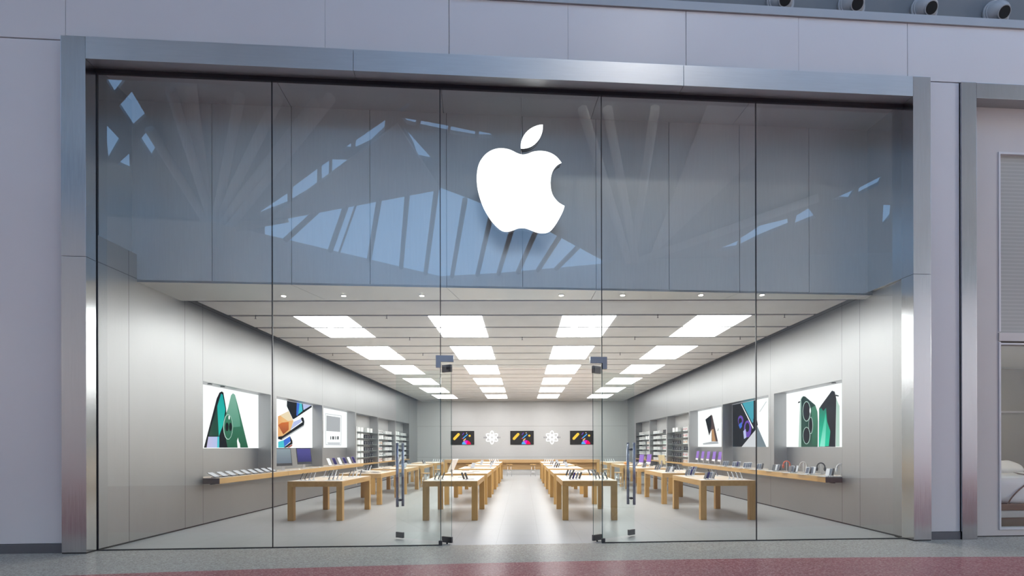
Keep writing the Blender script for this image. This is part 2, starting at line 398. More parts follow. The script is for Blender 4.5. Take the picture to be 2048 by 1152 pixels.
for a, c in (((-22.22, 18.05), (-13.56, 18.04)), ((-13.56, 18.04), (-11.04, 17.86)), ((5.58, 18.98), (7.76, 18.77)), ((7.76, 18.77), (12.62, 18.28)), ((12.62, 18.28), (29, 16.56))):
    p = [rf(*a, 0), rf(*c, 0), rf(*c, -2.2), rf(*a, -2.2)]; n_ = Vector((ST, -CT, 0))*.08
    lo = p; hi = [tuple(Vector(x) + n_) for x in p]
    b.poly(lo); b.poly(hi)
    for i in range(4): b.poly([lo[i], lo[(i+1) % 4], hi[(i+1) % 4], hi[i]])
struct('roof_sky_block', b, 'roof_grey', label='deep grey boards added under the mall roof edge to block sky')  # boards added to shut out the sky between roof edge and wall
b = MB()
MT = [(-9.91, 17.74), (-8.4, 17.2), (-6.9, 16.69), (-6.46, 16.66), (-5.34, 16.29), (-4.04, 15.98), (-2.72, 15.74), (-1.45, 16.13), (-.18, 16.5), (.9, 16.94), (2.01, 17.32), (3.13, 17.79), (4.14, 18.3)]
def wallq(u):
    for (u0, q0), (u1, q1) in zip(W2, W2[1:]):
        if u0 <= u <= u1: return q0 + (q1-q0)*(u-u0)/(u1-u0)
for i, (u, q) in enumerate(MT):
    ub = u - .25 - .12*(i > 2) - .25*(i > 5)
    b.tube((*fw(ub*1.18 if ub < 0 else ub, -wallq(ub*1.18 if ub < 0 else ub))[:2], 11.75), rf(u, q), .05 if i == 3 else .13, 0, 6)
struct('roof_mullion', b, 'roof_grey', label='grey mullions of the sloped mall glazing')

# ---------------------------------------------------------------- shopfront walls outside
fr = dict(loc=FO, rotz=TH)
root = thing('wall_front', 'white panelled mall wall above and beside the shopfront', None, FO, TH, None, 'structure')
J = (-22, -7.395, -3.299, -1.245, .788, 2.868, 4.912, 6.952, 28.4)
for i, (a, c) in enumerate(zip(J, J[1:])):
    ga, gc = [.009 if k in (-1.245, 2.868, 6.952, -7.395) else .0035 for k in (a, c)]
    b = MB(); b.box(a+ga/2, c-gc/2, -.17, -.10, 8.285, 9.30, bev=.003); obj('fascia_panel', b, 'white_panel', root)
b = MB(); b.box(-22, -7.40, -.17, -.10, .155, 8.265, bev=.003); obj('wall_panel', b, 'white_panel', root)
b = MB(); b.box(7.33, 7.935, -.17, -.10, .145, 8.265, bev=.003); obj('pier_panel', b, 'white_panel', root)
b = MB(); b.box(-22, -7.1, -.10, .3, 0, 9.3); b.box(7.1, 7.95, -.10, .5, 0, 9.3); b.box(-7.2, 28.4, -.10, .0, 8.0, 9.3); obj('backing_board', b, 'black', root)
b = MB(); b.box(-22, -7.40, -.185, -.10, 0, .15, bev=.002); obj('baseboard_west', b, 'base_grey', root)
b = MB(); b.box(7.33, 7.935, -.185, -.10, 0, .14, bev=.002); obj('baseboard_east', b, 'base_grey', root)
b = MB(); b.prism([(-.20, 9.305), (-.17, 9.475), (.02, 9.475), (.02, 9.305)], -22, 28.4, 'yz'); obj('coping_strip', b, 'coping', root)
b = MB(); b.box(-22.2, 28.6, .32, .5, 9.0, 21.9); obj('upper_wall', b, 'upper_wall', root)
b = MB(); b.box(-22, 28.4, -.05, .4, 9.28, 9.30); obj('ledge', b, 'upper_wall', root)
# ball-jet air nozzles above the coping
for i, u in enumerate((4.83, 6.21, 7.65, 9.10, 10.5)):
    t = thing('air_nozzle', ('round air nozzle over the fascia, ' + ('at the shopfront end of its row', 'second from the shopfront end of its row', 'above the narrow white pier', 'beyond the white pier, above the bedding shop', 'beyond')[i]), 'air vent', fw(u, .32, 9.93), TH, 'ball-jet air nozzles')
    if i == 4:
        bpy.data.objects.remove(t); continue
    b = MB(); b.tube((0, 0, 0), (0, -.05, 0), .26, 0, 32); b.tube((0, -.05, 0), (0, -.07, 0), .235, 0, 32); obj('mounting_ring', b, 'coping', t)
    b = MB(); b.ball((0, -.03, 0), .22, 0, seg=28); obj('ball', b, 'coping', t)
    d = Vector((-.05, -.9, -.42)).normalized()
    b = MB(); b.tube(d*.16, d*.25, .118, 0, 24); obj('nozzle_collar', b, 'coping', t)
    b = MB(); b.tube(d*.18, d*.253, .104, 0, 24); obj('nozzle_opening', b, 'void', t)

# portal frame of brushed steel
root = thing('portal_frame', 'broad brushed steel portal around the glass shopfront', 'shopfront frame', FO, TH, None, 'structure')
for s_, uo, ui in ((-1, -7.40, -7.025), (1, 7.305, 6.975)):
    for z0, z1, v1 in ((.02, 4.757, .02), (4.763, 8.285, .96)):
        b = MB(); b.box(min(uo, ui), max(uo, ui), -.27, v1, z0, z1, bev=.002); obj('jamb_panel', b, 'steel_frame', root)
for a, c in ((-7.022, -2.819), (-2.812, 2.784), (2.791, 6.972)):
    b = MB(); b.box(a, c, -.27, -.02, 7.93, 8.285, bev=.002); obj('head_panel', b, 'steel_head', root)
b = MB(); b.box(-7.40, -7.03, -.265, .2, 0, .02); b.box(6.98, 7.30, -.265, .2, 0, .02); obj('shadow_gap', b, 'black', root)

# cavity behind the upper glass: steel header and soffits
root = thing('header', 'dark steel header wall behind the upper glass', None, FO, TH, None, 'structure')
HJ = (-7.2, -5.625, -4.207, -2.78, -1.361, .077, 1.495, 2.93, 4.343, 5.761, 7.25)
for a, c in zip(HJ, HJ[1:]):
    b = MB(); b.box(a+.004, c-.004, .92, .97, CZ+.003, 7.99); obj('header_panel', b, 'steel_cavity', root)
b = MB(); b.box(-7.2, 7.25, .972, 1.05, CZ+.05, 8.1); obj('backing_board', b, 'black', root)
for a, c in ((-7.03, -4.215), (-4.207, -1.415), (-1.407, 1.395), (1.403, 4.2), (4.208, 6.98)):
    b = MB(); b.box(a, c, -.02, .92, 7.99, 8.05); obj('top_soffit_panel', b, 'steel_cavity', root)
b = MB(); b.box(-7.3, 7.3, .0, 1.1, 8.06, 8.12); obj('sky_block_board', b, 'black', root)  # unseen black board added to stop sky showing through the soffit seams
def fwu(u, v): return fw(u, v)[:2]
b = MB()
SJ = [(-7.2, -6.98), (-4.207, -4.0), (-1.361, -1.27), (1.495, 1.41), (4.343, 4.1), (7.25, 6.98)]
for (a, a2), (c, c2) in zip(SJ, SJ[1:]):
    b.prism([fwu(a+.004, .92), fwu(c-.004, .92), (c2-.004, 11.47), (a2+.004, 11.47)], CZ, CZ+.04, 'xy')
struct('soffit', b, 'steel_cavity', label='steel soffit strip with small downlights inside the entrance')
b = MB(); b.prism([fwu(-7.2, .95), fwu(7.25, .95), (7.1, 11.46), (-7.1, 11.46)], CZ+.045, CZ+.12, 'xy'); struct('trim_1', b, 'black', label='dark backing above the soffit seams')
DL = (-4.725, -3.535, -1.987, .774, 1.99, 3.539, 4.75)
for i, x in enumerate(DL):
    t = thing('downlight', 'small round downlight in the steel soffit, %s from the monitor wall' % ORD[i], 'downlight', (x, 11.09, CZ), 0, 'soffit downlights')
    b = MB(); b.tube((0, 0, -.012), (0, 0, 0), .055, 0, 24); obj('trim_ring', b, 'steel_bright', t)
    b = MB(); b.tube((0, 0, -.016), (0, 0, -.004), .042, 0, 24); obj('lens', b, 'spot', t)
    ld = bpy.data.lights.new('downlight_beam', 'SPOT'); ld.energy = 45; ld.color = (1, .93, .82); ld.spot_size = R(75); ld.spot_blend = .6; ld.shadow_soft_size = .04
    lo = bpy.data.objects.new('downlight_beam', ld); C.objects.link(lo); lo.location = (0, 0, -.03); lo.parent = t

# glass front
GJ = (-7.02, -4.222, -1.412, 1.401, 4.206, 6.985)
lab = ('tall glass pane beside the steel jamb on the monitor side', 'tall glass pane with the open door folded behind it, monitor side', 'upper glass pane with the emblem behind it, over the entrance', 'tall glass pane with the open door folded behind it, headphone side', 'tall glass pane beside the steel jamb on the headphone side')
wins = []
for i, (a, c) in enumerate(zip(GJ, GJ[1:])):
    b = MB(); b.box(a+.006, c-.006, -.012, .012, 3.07 if i == 2 else .015, 7.87)
    w = struct('window_%d' % (i+1), b, 'glass', loc=FO, rotz=TH, label=lab[i]); wins.append(w)
for i, u in enumerate(GJ):
    w = wins[min(i, 4)]
    ww = .013 if 0 < i < 5 else .018
    z0 = 3.07 if i in (2, 3) else .01
    b = MB(); b.box(u-ww/2, u+ww/2, -.0145, .0145, z0, 7.9); obj('sealant_joint', b, 'rubber', w)
b = MB(); b.box(-1.419, -1.412+.004, -.012, .012, .015, 3.07); obj('polished_edge', b, 'glass_edge', wins[1])
b = MB(); b.box(1.397, 1.408, -.012, .012, .015, 3.07); obj('polished_edge', b, 'glass_edge', wins[3])
b = MB(); b.box(-7.03, 6.99, -.03, .03, 7.865, 7.935); struct('trim_2', b, 'rubber', loc=FO, rotz=TH, label='black gasket along the top of the glass')
b = MB(); b.box(-7.03, -1.41, -.02, .02, 0, .016); b.box(1.40, 6.99, -.02, .02, 0, .016); struct('trim_3', b, 'rubber', loc=FO, rotz=TH, label='dark channel along the foot of the glass')
# L-shaped patch fittings on the transom, clamps at the foot of the fixed panes
for w, s_ in ((wins[1], -1), (wins[3], 1)):
    b = MB()
    for v in (-.028, .014):
        pts = [(s_*1.49, 3.06), (s_*1.49, 3.27), (s_*1.19, 3.27), (s_*1.19, 3.16), (s_*1.41, 3.16), (s_*1.41, 3.06)]
        b.prism(pts, v, v+.014, 'xz')
    obj('patch_fitting', b, 'steel_bright', w)
    b = MB(); b.box(s_*1.42-.03, s_*1.42+.03, -.03, .03, .0, .085, bev=.003); obj('floor_clamp', b, 'steel_dark', w)
# doors
def door(nm, hinge, free, s_, label):
    dx, dy = free[0]-hinge[0], free[1]-hinge[1]; L_ = math.hypot(dx, dy); a = math.atan2(dy, dx)
    b = MB(); b.box(0, L_, -.006, .006, .03, 3.05)
    b.bm.faces.ensure_lookup_table()
    for f in b.bm.faces:
        c = f.calc_center_median()
        if abs(c.x) < .001: f.material_index = 1
    d = struct(nm, b, ['door_glass', 'glass_edge'], loc=(hinge[0], hinge[1], 0), rotz=a, label=label)
    for nm2, x0, x1, z0, z1 in (('top_pivot', -.005, .19, 3.0, 3.13), ('bottom_pivot', -.01, .2, .025, .13), ('bottom_rail', L_-.17, L_, .025, .13)):
        b = MB(); b.box(x0, x1, -.022, .022, z0, z1, bev=.004); o = obj(nm2, b, 'steel_dark', d)
        if nm2 == 'bottom_pivot': b = MB(); b.tube((.1, 0, 0), (.1, 0, .03), .015); obj('pivot_pin', b, 'black', o)
    b = MB()
    for v in (-.075, .075): b.tube((L_-.09, v, .60), (L_-.09, v, 1.77), .026, 0, 16)
    h = obj('handle', b, 'steel_handle', d)
    for z in (.72, 1.64):
        b = MB(); b.tube((L_-.09, -.075, z), (L_-.09, .075, z), .014, 0, 12); b.tube((L_-.09, -.018, z), (L_-.09, .018, z), .024, 0, 16); obj('standoff', b, 'steel_dark', h)
    return d
door('door_1', (-1.235, 9.74), (-2.335, 10.36), -1, 'open glass door leaf on the monitor side of the entrance')
door('door_2', (1.25, 9.93), (2.12, 10.64), 1, 'open glass door leaf on the headphone side of the entrance')

# glowing emblem hung behind the glass
def catmull(pts, corners, n=5):
    out = []; N = len(pts)
    for i in range(N):
        p0, p1, p2, p3 = pts[i-1], pts[i], pts[(i+1) % N], pts[(i+2) % N]
        if i in corners: p0 = p1
        if (i+1) % N in corners: p3 = p2
        for k in range(n):
            t = k/n
            out.append(tuple(.5*((2*p1[j]) + (-p0[j]+p2[j])*t + (2*p0[j]-5*p1[j]+4*p2[j]-p3[j])*t*t + (-p0[j]+3*p1[j]-3*p2[j]+p3[j])*t**3) for j in (0, 1)))
    return out
BODY = [(475,343),(520,335),(560,318),(600,307),(650,303),(700,308),(750,325),(795,355),(838,405),(800,428),(765,470),(745,520),(736,580),(738,640),(752,700),(780,745),(815,780),(866,808),(855,845),(835,890),(805,945),(770,1000),(735,1040),(700,1060),(650,1066),(600,1058),(550,1040),(510,1026),(470,1022),(430,1028),(390,1045),(350,1058),(315,1060),(280,1050),(235,1015),(190,965),(150,905),(115,840),(85,760),(65,680),(56,600),(57,540),(68,470),(90,415),(130,360),(180,320),(235,298),(285,292),(335,296),(380,310),(430,333)]
LEAF = [(462,285),(462,240),(475,195),(500,150),(540,108),(585,80),(630,63),(665,58),(664,100),(655,140),(635,185),(605,225),(570,255),(530,275),(490,284)]
def emb(pts): return [((x-460)*.001942, 7.478-(y-56)*.001931) for x, y in pts]
BODY, LEAF = emb(catmull(BODY, (8, 17))), emb(catmull(LEAF, (0, 7)))
ek = thing('emblem_sign', 'big glowing white bitten-fruit emblem with a leaf, hung behind the glass over the entrance', 'sign', fw(.0, .27), TH)
def inset(pts, d):
    cx = sum(p[0] for p in pts)/len(pts); cz = sum(p[1] for p in pts)/len(pts); k = 1 - d/.8
    return [(cx+(x-cx)*k, cz+(z-cz)*k) for x, z in pts]
for nm, pts in (('fruit', BODY), ('leaf', LEAF)):
    b = MB(); b.prism(pts, 0, .018, 'xz'); o = obj(nm + '_face', b, 'emblem', ek)
    b = MB(); b.prism(inset(pts, .012), .018, .05, 'xz'); obj('shadow_gap', b, 'black', o)
    b = MB(); b.prism(inset(pts, .004), .05, .12, 'xz'); obj(nm + '_housing', b, 'steel_bright', o)
    b = MB(); b.prism(inset(pts, .02), .12, .15, 'xz'); obj('rear_plate', b, 'black', o)
b = MB(); b.tube((.015, .08, 6.9), (.015, .08, 7.99), .004, 0, 8); obj('suspension_cable', b, 'chrome', ek)

# ---------------------------------------------------------------- shop shell
b = MB(); b.prism([fw(-7.1, .0)[:2], fw(7.1, .0)[:2], (7.5, YB+.1), (-7.5, YB+.1)], -.2, .0, 'xy')
struct('floor', b, 'store_stone', label='grey stone tiled shop floor')
BAYS = ((12.25, 15.56), (15.92, 19.55), (19.66, 23.40))
ALC = ((23.55, 27.05), (27.15, 30.72), (30.82, 34.5))
for s_, nm, y0 in ((-1, 'wall_west', 9.235), (1, 'wall_east', 10.25)):
    b = MB()
    X = lambda a, c: (min(s_*a, s_*c), max(s_*a, s_*c))
    def wb(y0, y1, z0, z1, xi=WX, xo=WX+.06, m=0): b.box(*X(xi, xo), y0, y1, z0, z1, m)
    holes = [(a, c, .93, 3.15, .36) for a, c in BAYS] + [(a, c, .12, 3.13, .40) for a, c in ALC]
    y = y0
    for a, c, z0, z1, dp in holes:
        wb(y, a, .03, 5.2); wb(a, c, .03, z0); wb(a, c, z1, 5.2)
        wb(a-.01, c+.01, z0-.03, z1+.03, WX+dp, WX+dp+.05)
        wb(a-.03, a, z0-.03, z1+.03, WX+.06, WX+dp+.02); wb(c, c+.03, z0-.03, z1+.03, WX+.06, WX+dp+.02)
        wb(a, c, z1, z1+.03, WX+.06, WX+dp+.02); wb(a, c, z0-.03, z0, WX+.06, WX+dp+.02)
        y = c
    wb(y, YB, .03, 5.2)
    struct(nm, b, 'steel_wall', label='brushed steel side wall with poster and shelf recesses')
    b = MB(); b.box(*X(WX+.01, WX+.06), y0, YB, 0, .03); struct('baseboard_' + ('west' if s_ < 0 else 'east'), b, 'black', label='dark shadow gap at the foot of the steel wall')
b = MB(); b.box(-7.5, 7.5, YB, YB+.1, 0, 5.2); struct('wall_back', b, 'steel_back', label='brushed steel back wall with three screens')
b = MB()
for k in range(20):
    y0 = 11.55+1.3*k
    b.box(-6.69, 6.69, y0, min(y0+1.17, YB-.02), CZ, CZ+.05)
struct('ceiling', b, 'plank', label='pale grey plank ceiling with dark gaps')
b = MB(); b.box(-7.4, 7.4, 11.6, YB+.1, 5.15, 5.25); struct('ceiling_void', b, 'void', label='dark void above the ceiling planks')
COLS = (-4.63, -1.545, 1.545, 4.64); CN = ('outer row on the monitor side', 'aisle row on the monitor side', 'aisle row on the headphone side', 'outer row on the headphone side')
proto = None
for ci, x in enumerate(COLS):
    for r in range(6):
        y0 = 12.85+3.9*r
        lb = '%s square ceiling light from the entrance in the %s' % (ORD[r], CN[ci])
        if proto is None:
            proto = t = thing('ceiling_light', lb, 'ceiling light', (x, y0, CZ), 0, 'bright square ceiling lights')
            for yy in (0, 1.3):
                b = MB(); b.box(-.615, .615, yy+.005, yy+1.165, -.006, .0); obj('diffuser', b, 'lamp', t)
            for xx in (-.2, .2):
                b = MB(); b.box(xx-.035, xx+.035, 1.16, 1.31, -.004, .0); obj('connector', b, 'lamp', t)
        else: dup(proto, (x, y0, CZ), 0, lb)
for i, (x, y) in enumerate(((-3.1, 12.81), (3.1, 12.81), (6.0, 12.81), (-6.1, 12.81), (-5.9, 15.42), (-3.1, 15.42), (0, 15.42), (3.1, 15.42), (6.0, 15.42), (-6.1, 18.02), (-3.2, 18.02), (3.15, 18.02), (6.1, 18.02))):
    t = thing('sprinkler', 'tiny sprinkler head in the %s ceiling gap from the entrance' % ('second', 'fourth', 'sixth')[0 if y < 13 else 1 if y < 16 else 2], 'sprinkler', (x, y, CZ), 0, 'sprinklers in the %s ceiling gap' % ('second', 'fourth', 'sixth')[0 if y < 13 else 1 if y < 16 else 2])
    b = MB(); b.tube((0, 0, -.06), (0, 0, .05), .009, 0, 8); obj('pipe', b, 'grey', t)
    b = MB(); b.tube((0, 0, -.066), (0, 0, -.06), .022, 0, 12); obj('deflector', b, 'grey', t)

# ---------------------------------------------------------------- backlit posters
POSTERS = {'L1':[('k',[(12.886,1.69),(13.433,2.869),(13.555,3.021),(13.661,3.06),(13.732,3.038),(13.857,2.654),(13.945,1.687)]),('teal',[(13.45,2.683),(13.625,3.0),(13.696,2.987),(13.82,2.632),(13.711,2.243),(13.516,1.952),(13.483,2.309)]),('dgreen',[(13.128,2.074),(13.45,2.683),(13.483,2.309),(13.516,1.971),(13.095,1.963)]),('lilac',[(13.063,1.944),(13.481,1.952),(13.47,1.688),(12.991,1.689)]),('cyan',[(13.447,1.951),(13.533,1.953),(13.532,1.688),(13.435,1.688)]),('green',[(13.908,1.687),(13.746,2.129),(13.783,2.438),(13.93,2.659),(14.081,3.003),(14.176,3.061),(14.272,3.031),(14.427,2.753),(14.955,1.685)]),('lgreen',[(13.93,2.659),(14.081,2.999),(14.176,3.051),(14.272,3.025),(14.505,2.435),(14.544,2.234),(14.191,2.202),(13.855,2.287),(13.838,2.46)]),('pale',[(14.161,2.21),(14.137,2.068),(14.071,1.954),(13.978,1.89),(13.876,1.889),(13.786,1.949),(13.725,2.058),(13.703,2.194),(13.726,2.332),(13.788,2.446),(13.879,2.512),(13.981,2.518),(14.073,2.461),(14.138,2.351)]),('green',[(14.138,2.21),(14.117,2.076),(14.06,1.969),(13.979,1.909),(13.89,1.908),(13.811,1.965),(13.758,2.067),(13.739,2.196),(13.759,2.325),(13.813,2.432),(13.893,2.494),(13.981,2.499),(14.062,2.445),(14.118,2.341)]),('k',[(13.95,2.203),(13.942,2.155),(13.921,2.116),(13.89,2.093),(13.856,2.092),(13.825,2.113),(13.804,2.15),(13.797,2.198),(13.804,2.246),(13.826,2.285),(13.856,2.307),(13.891,2.309),(13.922,2.289),(13.943,2.251)]),('k',[(14.111,2.209),(14.104,2.161),(14.084,2.123),(14.055,2.102),(14.023,2.101),(13.995,2.121),(13.976,2.157),(13.969,2.204),(13.976,2.251),(13.996,2.289),(14.024,2.311),(14.056,2.312),(14.085,2.292),(14.104,2.255)]),('w',[(14.007,2.44),(14.004,2.417),(13.994,2.399),(13.981,2.389),(13.966,2.388),(13.953,2.397),(13.943,2.414),(13.94,2.436),(13.944,2.458),(13.953,2.476),(13.966,2.487),(13.981,2.488),(13.995,2.479),(14.004,2.461)]),('w',[(14.383,1.686),(14.352,1.867),(14.404,1.948),(14.443,1.848),(14.502,1.787),(14.522,1.686)])],'L2':[('k',[(17.441,3.201),(18.547,3.199),(19.473,3.157),(19.509,3.091),(18.005,2.608),(17.882,2.59),(17.428,2.969)]),('cyan',[(18.417,3.181),(18.613,3.184),(18.677,2.902),(18.192,2.719),(18.224,2.924)]),('blue',[(18.194,3.151),(18.417,3.181),(18.287,2.724),(18.148,2.717)]),('lilac',[(18.678,3.163),(19.437,3.14),(18.744,2.933)]),('orange',[(16.782,2.618),(17.555,2.826),(17.912,2.529),(17.67,2.197),(17.095,2.039),(16.779,2.009)]),('dorange',[(17.042,2.442),(17.553,2.488),(17.552,2.243),(17.151,2.087),(16.78,2.36)]),('cream',[(16.933,2.65),(17.555,2.821),(17.852,2.551),(17.495,2.51)]),('k',[(16.779,2.009),(17.095,2.039),(18.675,2.537),(18.808,2.543),(18.754,2.41),(17.011,1.918),(16.778,1.939)]),('k',[(18.61,2.69),(18.729,2.67),(18.808,2.543),(18.675,2.511),(18.479,2.632)]),('lilac',[(17.912,2.504),(18.544,2.635),(18.543,2.532),(17.67,2.247)]),('gray',[(17.039,1.954),(18.741,2.436),(18.754,2.397),(17.039,1.914)]),('cyan',[(16.778,1.857),(17.15,1.908),(17.261,1.681),(16.777,1.682)]),('blue',[(17.15,1.908),(17.61,2.036),(17.668,1.877),(17.205,1.705)]),('k',[(17.61,2.048),(17.8,1.903),(17.817,1.804),(17.318,1.676),(17.149,1.681),(17.668,1.852)]),('red',[(17.375,1.692),(17.799,1.791),(17.787,1.741),(17.549,1.675)])],'L3':[('lgray',[(20.82,2.951),(22.706,2.968),(22.649,1.764),(20.854,1.775)]),('w',[(20.869,2.925),(22.638,2.939),(22.581,1.796),(20.895,1.804)]),('gray',[(20.944,2.877),(22.531,2.88),(22.507,2.304),(20.923,2.298)]),('lgray',[(21.021,1.872),(22.505,1.883),(22.456,1.786),(21.147,1.79)]),('k',[(21.364,2.104),(21.451,2.106),(21.45,1.986),(21.363,1.985)]),('k',[(21.583,2.108),(21.744,2.111),(21.743,1.99),(21.582,1.988)]),('k',[(21.852,2.113),(21.916,2.114),(21.915,1.992),(21.851,1.991)]),('k',[(21.971,2.115),(22.035,2.116),(22.034,1.993),(21.97,1.993)]),('k',[(22.146,2.118),(22.296,2.121),(22.296,1.997),(22.145,1.995)])],'R1':[('pale',[(14.875,1.67),(14.786,2.87),(14.724,2.968),(14.601,3.002),(14.688,1.67)]),('dgreen',[(14.729,1.67),(14.724,2.927),(14.621,2.996),(14.52,2.981),(14.018,2.721),(13.915,2.548),(13.891,2.295),(13.904,1.671)]),('green',[(14.208,2.665),(14.018,2.711),(13.926,2.549),(13.902,2.295),(13.911,1.713),(14.174,1.714)]),('pale',[(14.239,2.578),(14.259,2.466),(14.316,2.377),(14.398,2.33),(14.489,2.334),(14.573,2.389),(14.631,2.486),(14.651,2.604),(14.63,2.72),(14.571,2.809),(14.487,2.854),(14.395,2.846),(14.314,2.789),(14.258,2.693)]),('k',[(14.266,2.58),(14.284,2.475),(14.333,2.393),(14.404,2.35),(14.483,2.353),(14.555,2.404),(14.605,2.493),(14.623,2.602),(14.604,2.709),(14.554,2.792),(14.481,2.834),(14.402,2.827),(14.331,2.775),(14.283,2.686)]),('pale',[(14.118,2.216),(14.13,2.122),(14.16,2.048),(14.205,2.007),(14.255,2.008),(14.3,2.051),(14.331,2.129),(14.341,2.224),(14.33,2.319),(14.298,2.394),(14.253,2.434),(14.203,2.432),(14.159,2.387),(14.129,2.311)]),('k',[(14.141,2.217),(14.15,2.13),(14.176,2.061),(14.213,2.022),(14.254,2.023),(14.291,2.064),(14.317,2.135),(14.326,2.224),(14.316,2.312),(14.29,2.382),(14.253,2.419),(14.211,2.417),(14.175,2.376),(14.15,2.305)]),('pale',[(14.249,1.963),(14.268,1.866),(14.32,1.789),(14.396,1.746),(14.48,1.746),(14.557,1.791),(14.611,1.871),(14.63,1.97),(14.61,2.069),(14.556,2.146),(14.479,2.188),(14.394,2.185),(14.319,2.139),(14.267,2.06)]),('k',[(14.273,1.963),(14.289,1.873),(14.335,1.802),(14.401,1.762),(14.475,1.762),(14.542,1.803),(14.589,1.877),(14.605,1.97),(14.588,2.061),(14.541,2.133),(14.473,2.172),(14.399,2.169),(14.333,2.127),(14.288,2.053)]),('w',[(14.212,2.596),(14.216,2.564),(14.225,2.538),(14.239,2.524),(14.255,2.525),(14.269,2.541),(14.278,2.568),(14.281,2.601),(14.278,2.633),(14.268,2.659),(14.254,2.673),(14.239,2.672),(14.225,2.656),(14.215,2.629)]),('k',[(13.838,1.675),(13.816,2.619),(13.726,2.69),(13.241,3.005),(13.125,2.971),(13.061,2.805),(13.098,1.675)]),('emerald',[(13.798,2.608),(13.726,2.632),(13.62,2.549),(13.497,2.616),(13.447,2.275),(13.312,2.046),(13.381,1.694),(13.831,1.684)]),('mint',[(13.784,1.684),(13.621,2.188),(13.515,2.504),(13.481,2.277),(13.553,1.684)]),('pale',[(13.054,2.804),(12.917,2.612),(12.921,1.684),(13.081,1.684)]),('k',[(13.077,2.897),(12.948,2.864),(12.948,2.84),(13.077,2.861)]),('k',[(14.857,2.866),(14.745,2.877),(14.745,2.846),(14.857,2.83)])],'R2':[('k',[(20.527,3.179),(18.702,3.172),(17.695,3.158),(17.6,3.15),(17.605,2.212),(18.71,1.65),(20.536,1.647)]),('tealg',[(18.669,3.125),(17.755,3.153),(17.759,2.465),(17.867,2.44)]),('w',[(18.782,3.107),(18.729,3.114),(17.771,2.287),(17.808,2.243)]),('violet',[(18.567,2.552),(18.59,2.483),(18.657,2.43),(18.753,2.403),(18.86,2.407),(18.958,2.442),(19.027,2.502),(19.051,2.575),(19.026,2.645),(18.957,2.699),(18.859,2.725),(18.751,2.719),(18.655,2.682),(18.59,2.623)]),('k',[(18.692,2.532),(18.707,2.487),(18.748,2.453),(18.807,2.435),(18.873,2.437),(18.933,2.46),(18.974,2.499),(18.989,2.545),(18.974,2.591),(18.932,2.625),(18.872,2.643),(18.806,2.639),(18.747,2.616),(18.706,2.578)]),('violet',[(17.923,2.247),(17.953,2.128),(18.035,2.034),(18.155,1.983),(18.29,1.985),(18.413,2.041),(18.499,2.142),(18.529,2.266),(18.497,2.388),(18.411,2.483),(18.287,2.532),(18.152,2.526),(18.033,2.467),(17.952,2.367)]),('k',[(18.077,2.302),(18.093,2.237),(18.138,2.186),(18.204,2.158),(18.277,2.16),(18.343,2.191),(18.389,2.246),(18.406,2.313),(18.389,2.38),(18.342,2.431),(18.276,2.458),(18.202,2.455),(18.137,2.423),(18.092,2.368)]),('lilac',[(18.575,2.19),(18.38,2.261),(18.318,1.978),(18.511,1.93)]),('blue',[(18.976,2.412),(18.706,2.506),(18.673,2.349),(18.841,2.276)]),('lgray',[(18.71,1.65),(17.605,2.2),(17.608,1.652)]),('slate',[(17.493,2.355),(16.809,1.654),(17.497,1.653)]),('gray',[(17.29,2.758),(16.802,3.044),(16.792,3.02),(17.262,2.744)]),('k',[(17.758,2.564),(17.492,2.551),(17.407,2.352),(17.581,2.285),(17.759,2.366)])],'R3':[('brown',[(22.439,2.764),(21.733,2.918),(21.626,2.876),(21.01,1.875),(21.722,1.881),(21.719,2.336),(21.993,2.114)]),('tan',[(21.719,2.336),(21.497,2.359),(21.239,1.877),(21.65,1.881)]),('k',[(22.41,2.757),(21.76,2.899),(21.718,2.518),(21.993,2.129)]),('gray',[(22.756,1.811),(21.812,1.867),(21.01,1.875),(20.927,1.787),(22.707,1.757)]),('k',[(21.042,2.272),(20.94,2.377),(20.916,2.341),(21.0,2.256)])]}
PN = {'L1': ('two green phones standing edge to edge', 'L'), 'L2': ('phones splashed with orange and rainbow stripes', 'L'), 'L3': ('a pale tablet and small grey icons', 'L'),
      'R1': ('one green phone back and one green phone screen', 'R'), 'R2': ('a dark screen with purple rings', 'R'), 'R3': ('a brown tablet on a stand', 'R')}
for k, polys in POSTERS.items():
    s_ = -1 if k[0] == 'L' else 1; a, c = BAYS[int(k[1])-1]
    t = thing('backlit_poster', 'backlit white wall poster showing ' + PN[k][0], 'poster', (s_*(WX+.355), (a+c)/2, 1.68), 0, 'backlit posters in the wall recesses')
    bx = MB(); bx.box(*sorted((0, -s_*.012)), a-(a+c)/2+.004, c-(a+c)/2-.004, -.01, 1.465)
    obj('lightbox', bx, 'lightbox', t)
    used = []; b = MB()
    lim = lambda y, z: (min(max(y, a+.006), c-.006) - (a+c)/2, min(max(z, 1.672), 3.14)-1.68)
    for i, (col, pts) in enumerate(polys):
        if 'g_'+col not in used: used.append('g_'+col)
        x = -s_*(.0135+.0012*i)
        b.poly([(x, *lim(*p)) for p in pts], used.index('g_'+col))
    obj('artwork', b, used, t)
    for yy in (.55, 1.1) if k == 'L1' else (.6,) if k == 'R1' else ():
        b = MB(); b.tube((-s_*.2, a-(a+c)/2+yy, 1.452), (-s_*.2, a-(a+c)/2+yy, 1.469), .05, 0, 16); obj('recess_spotlight', b, 'dark', t)

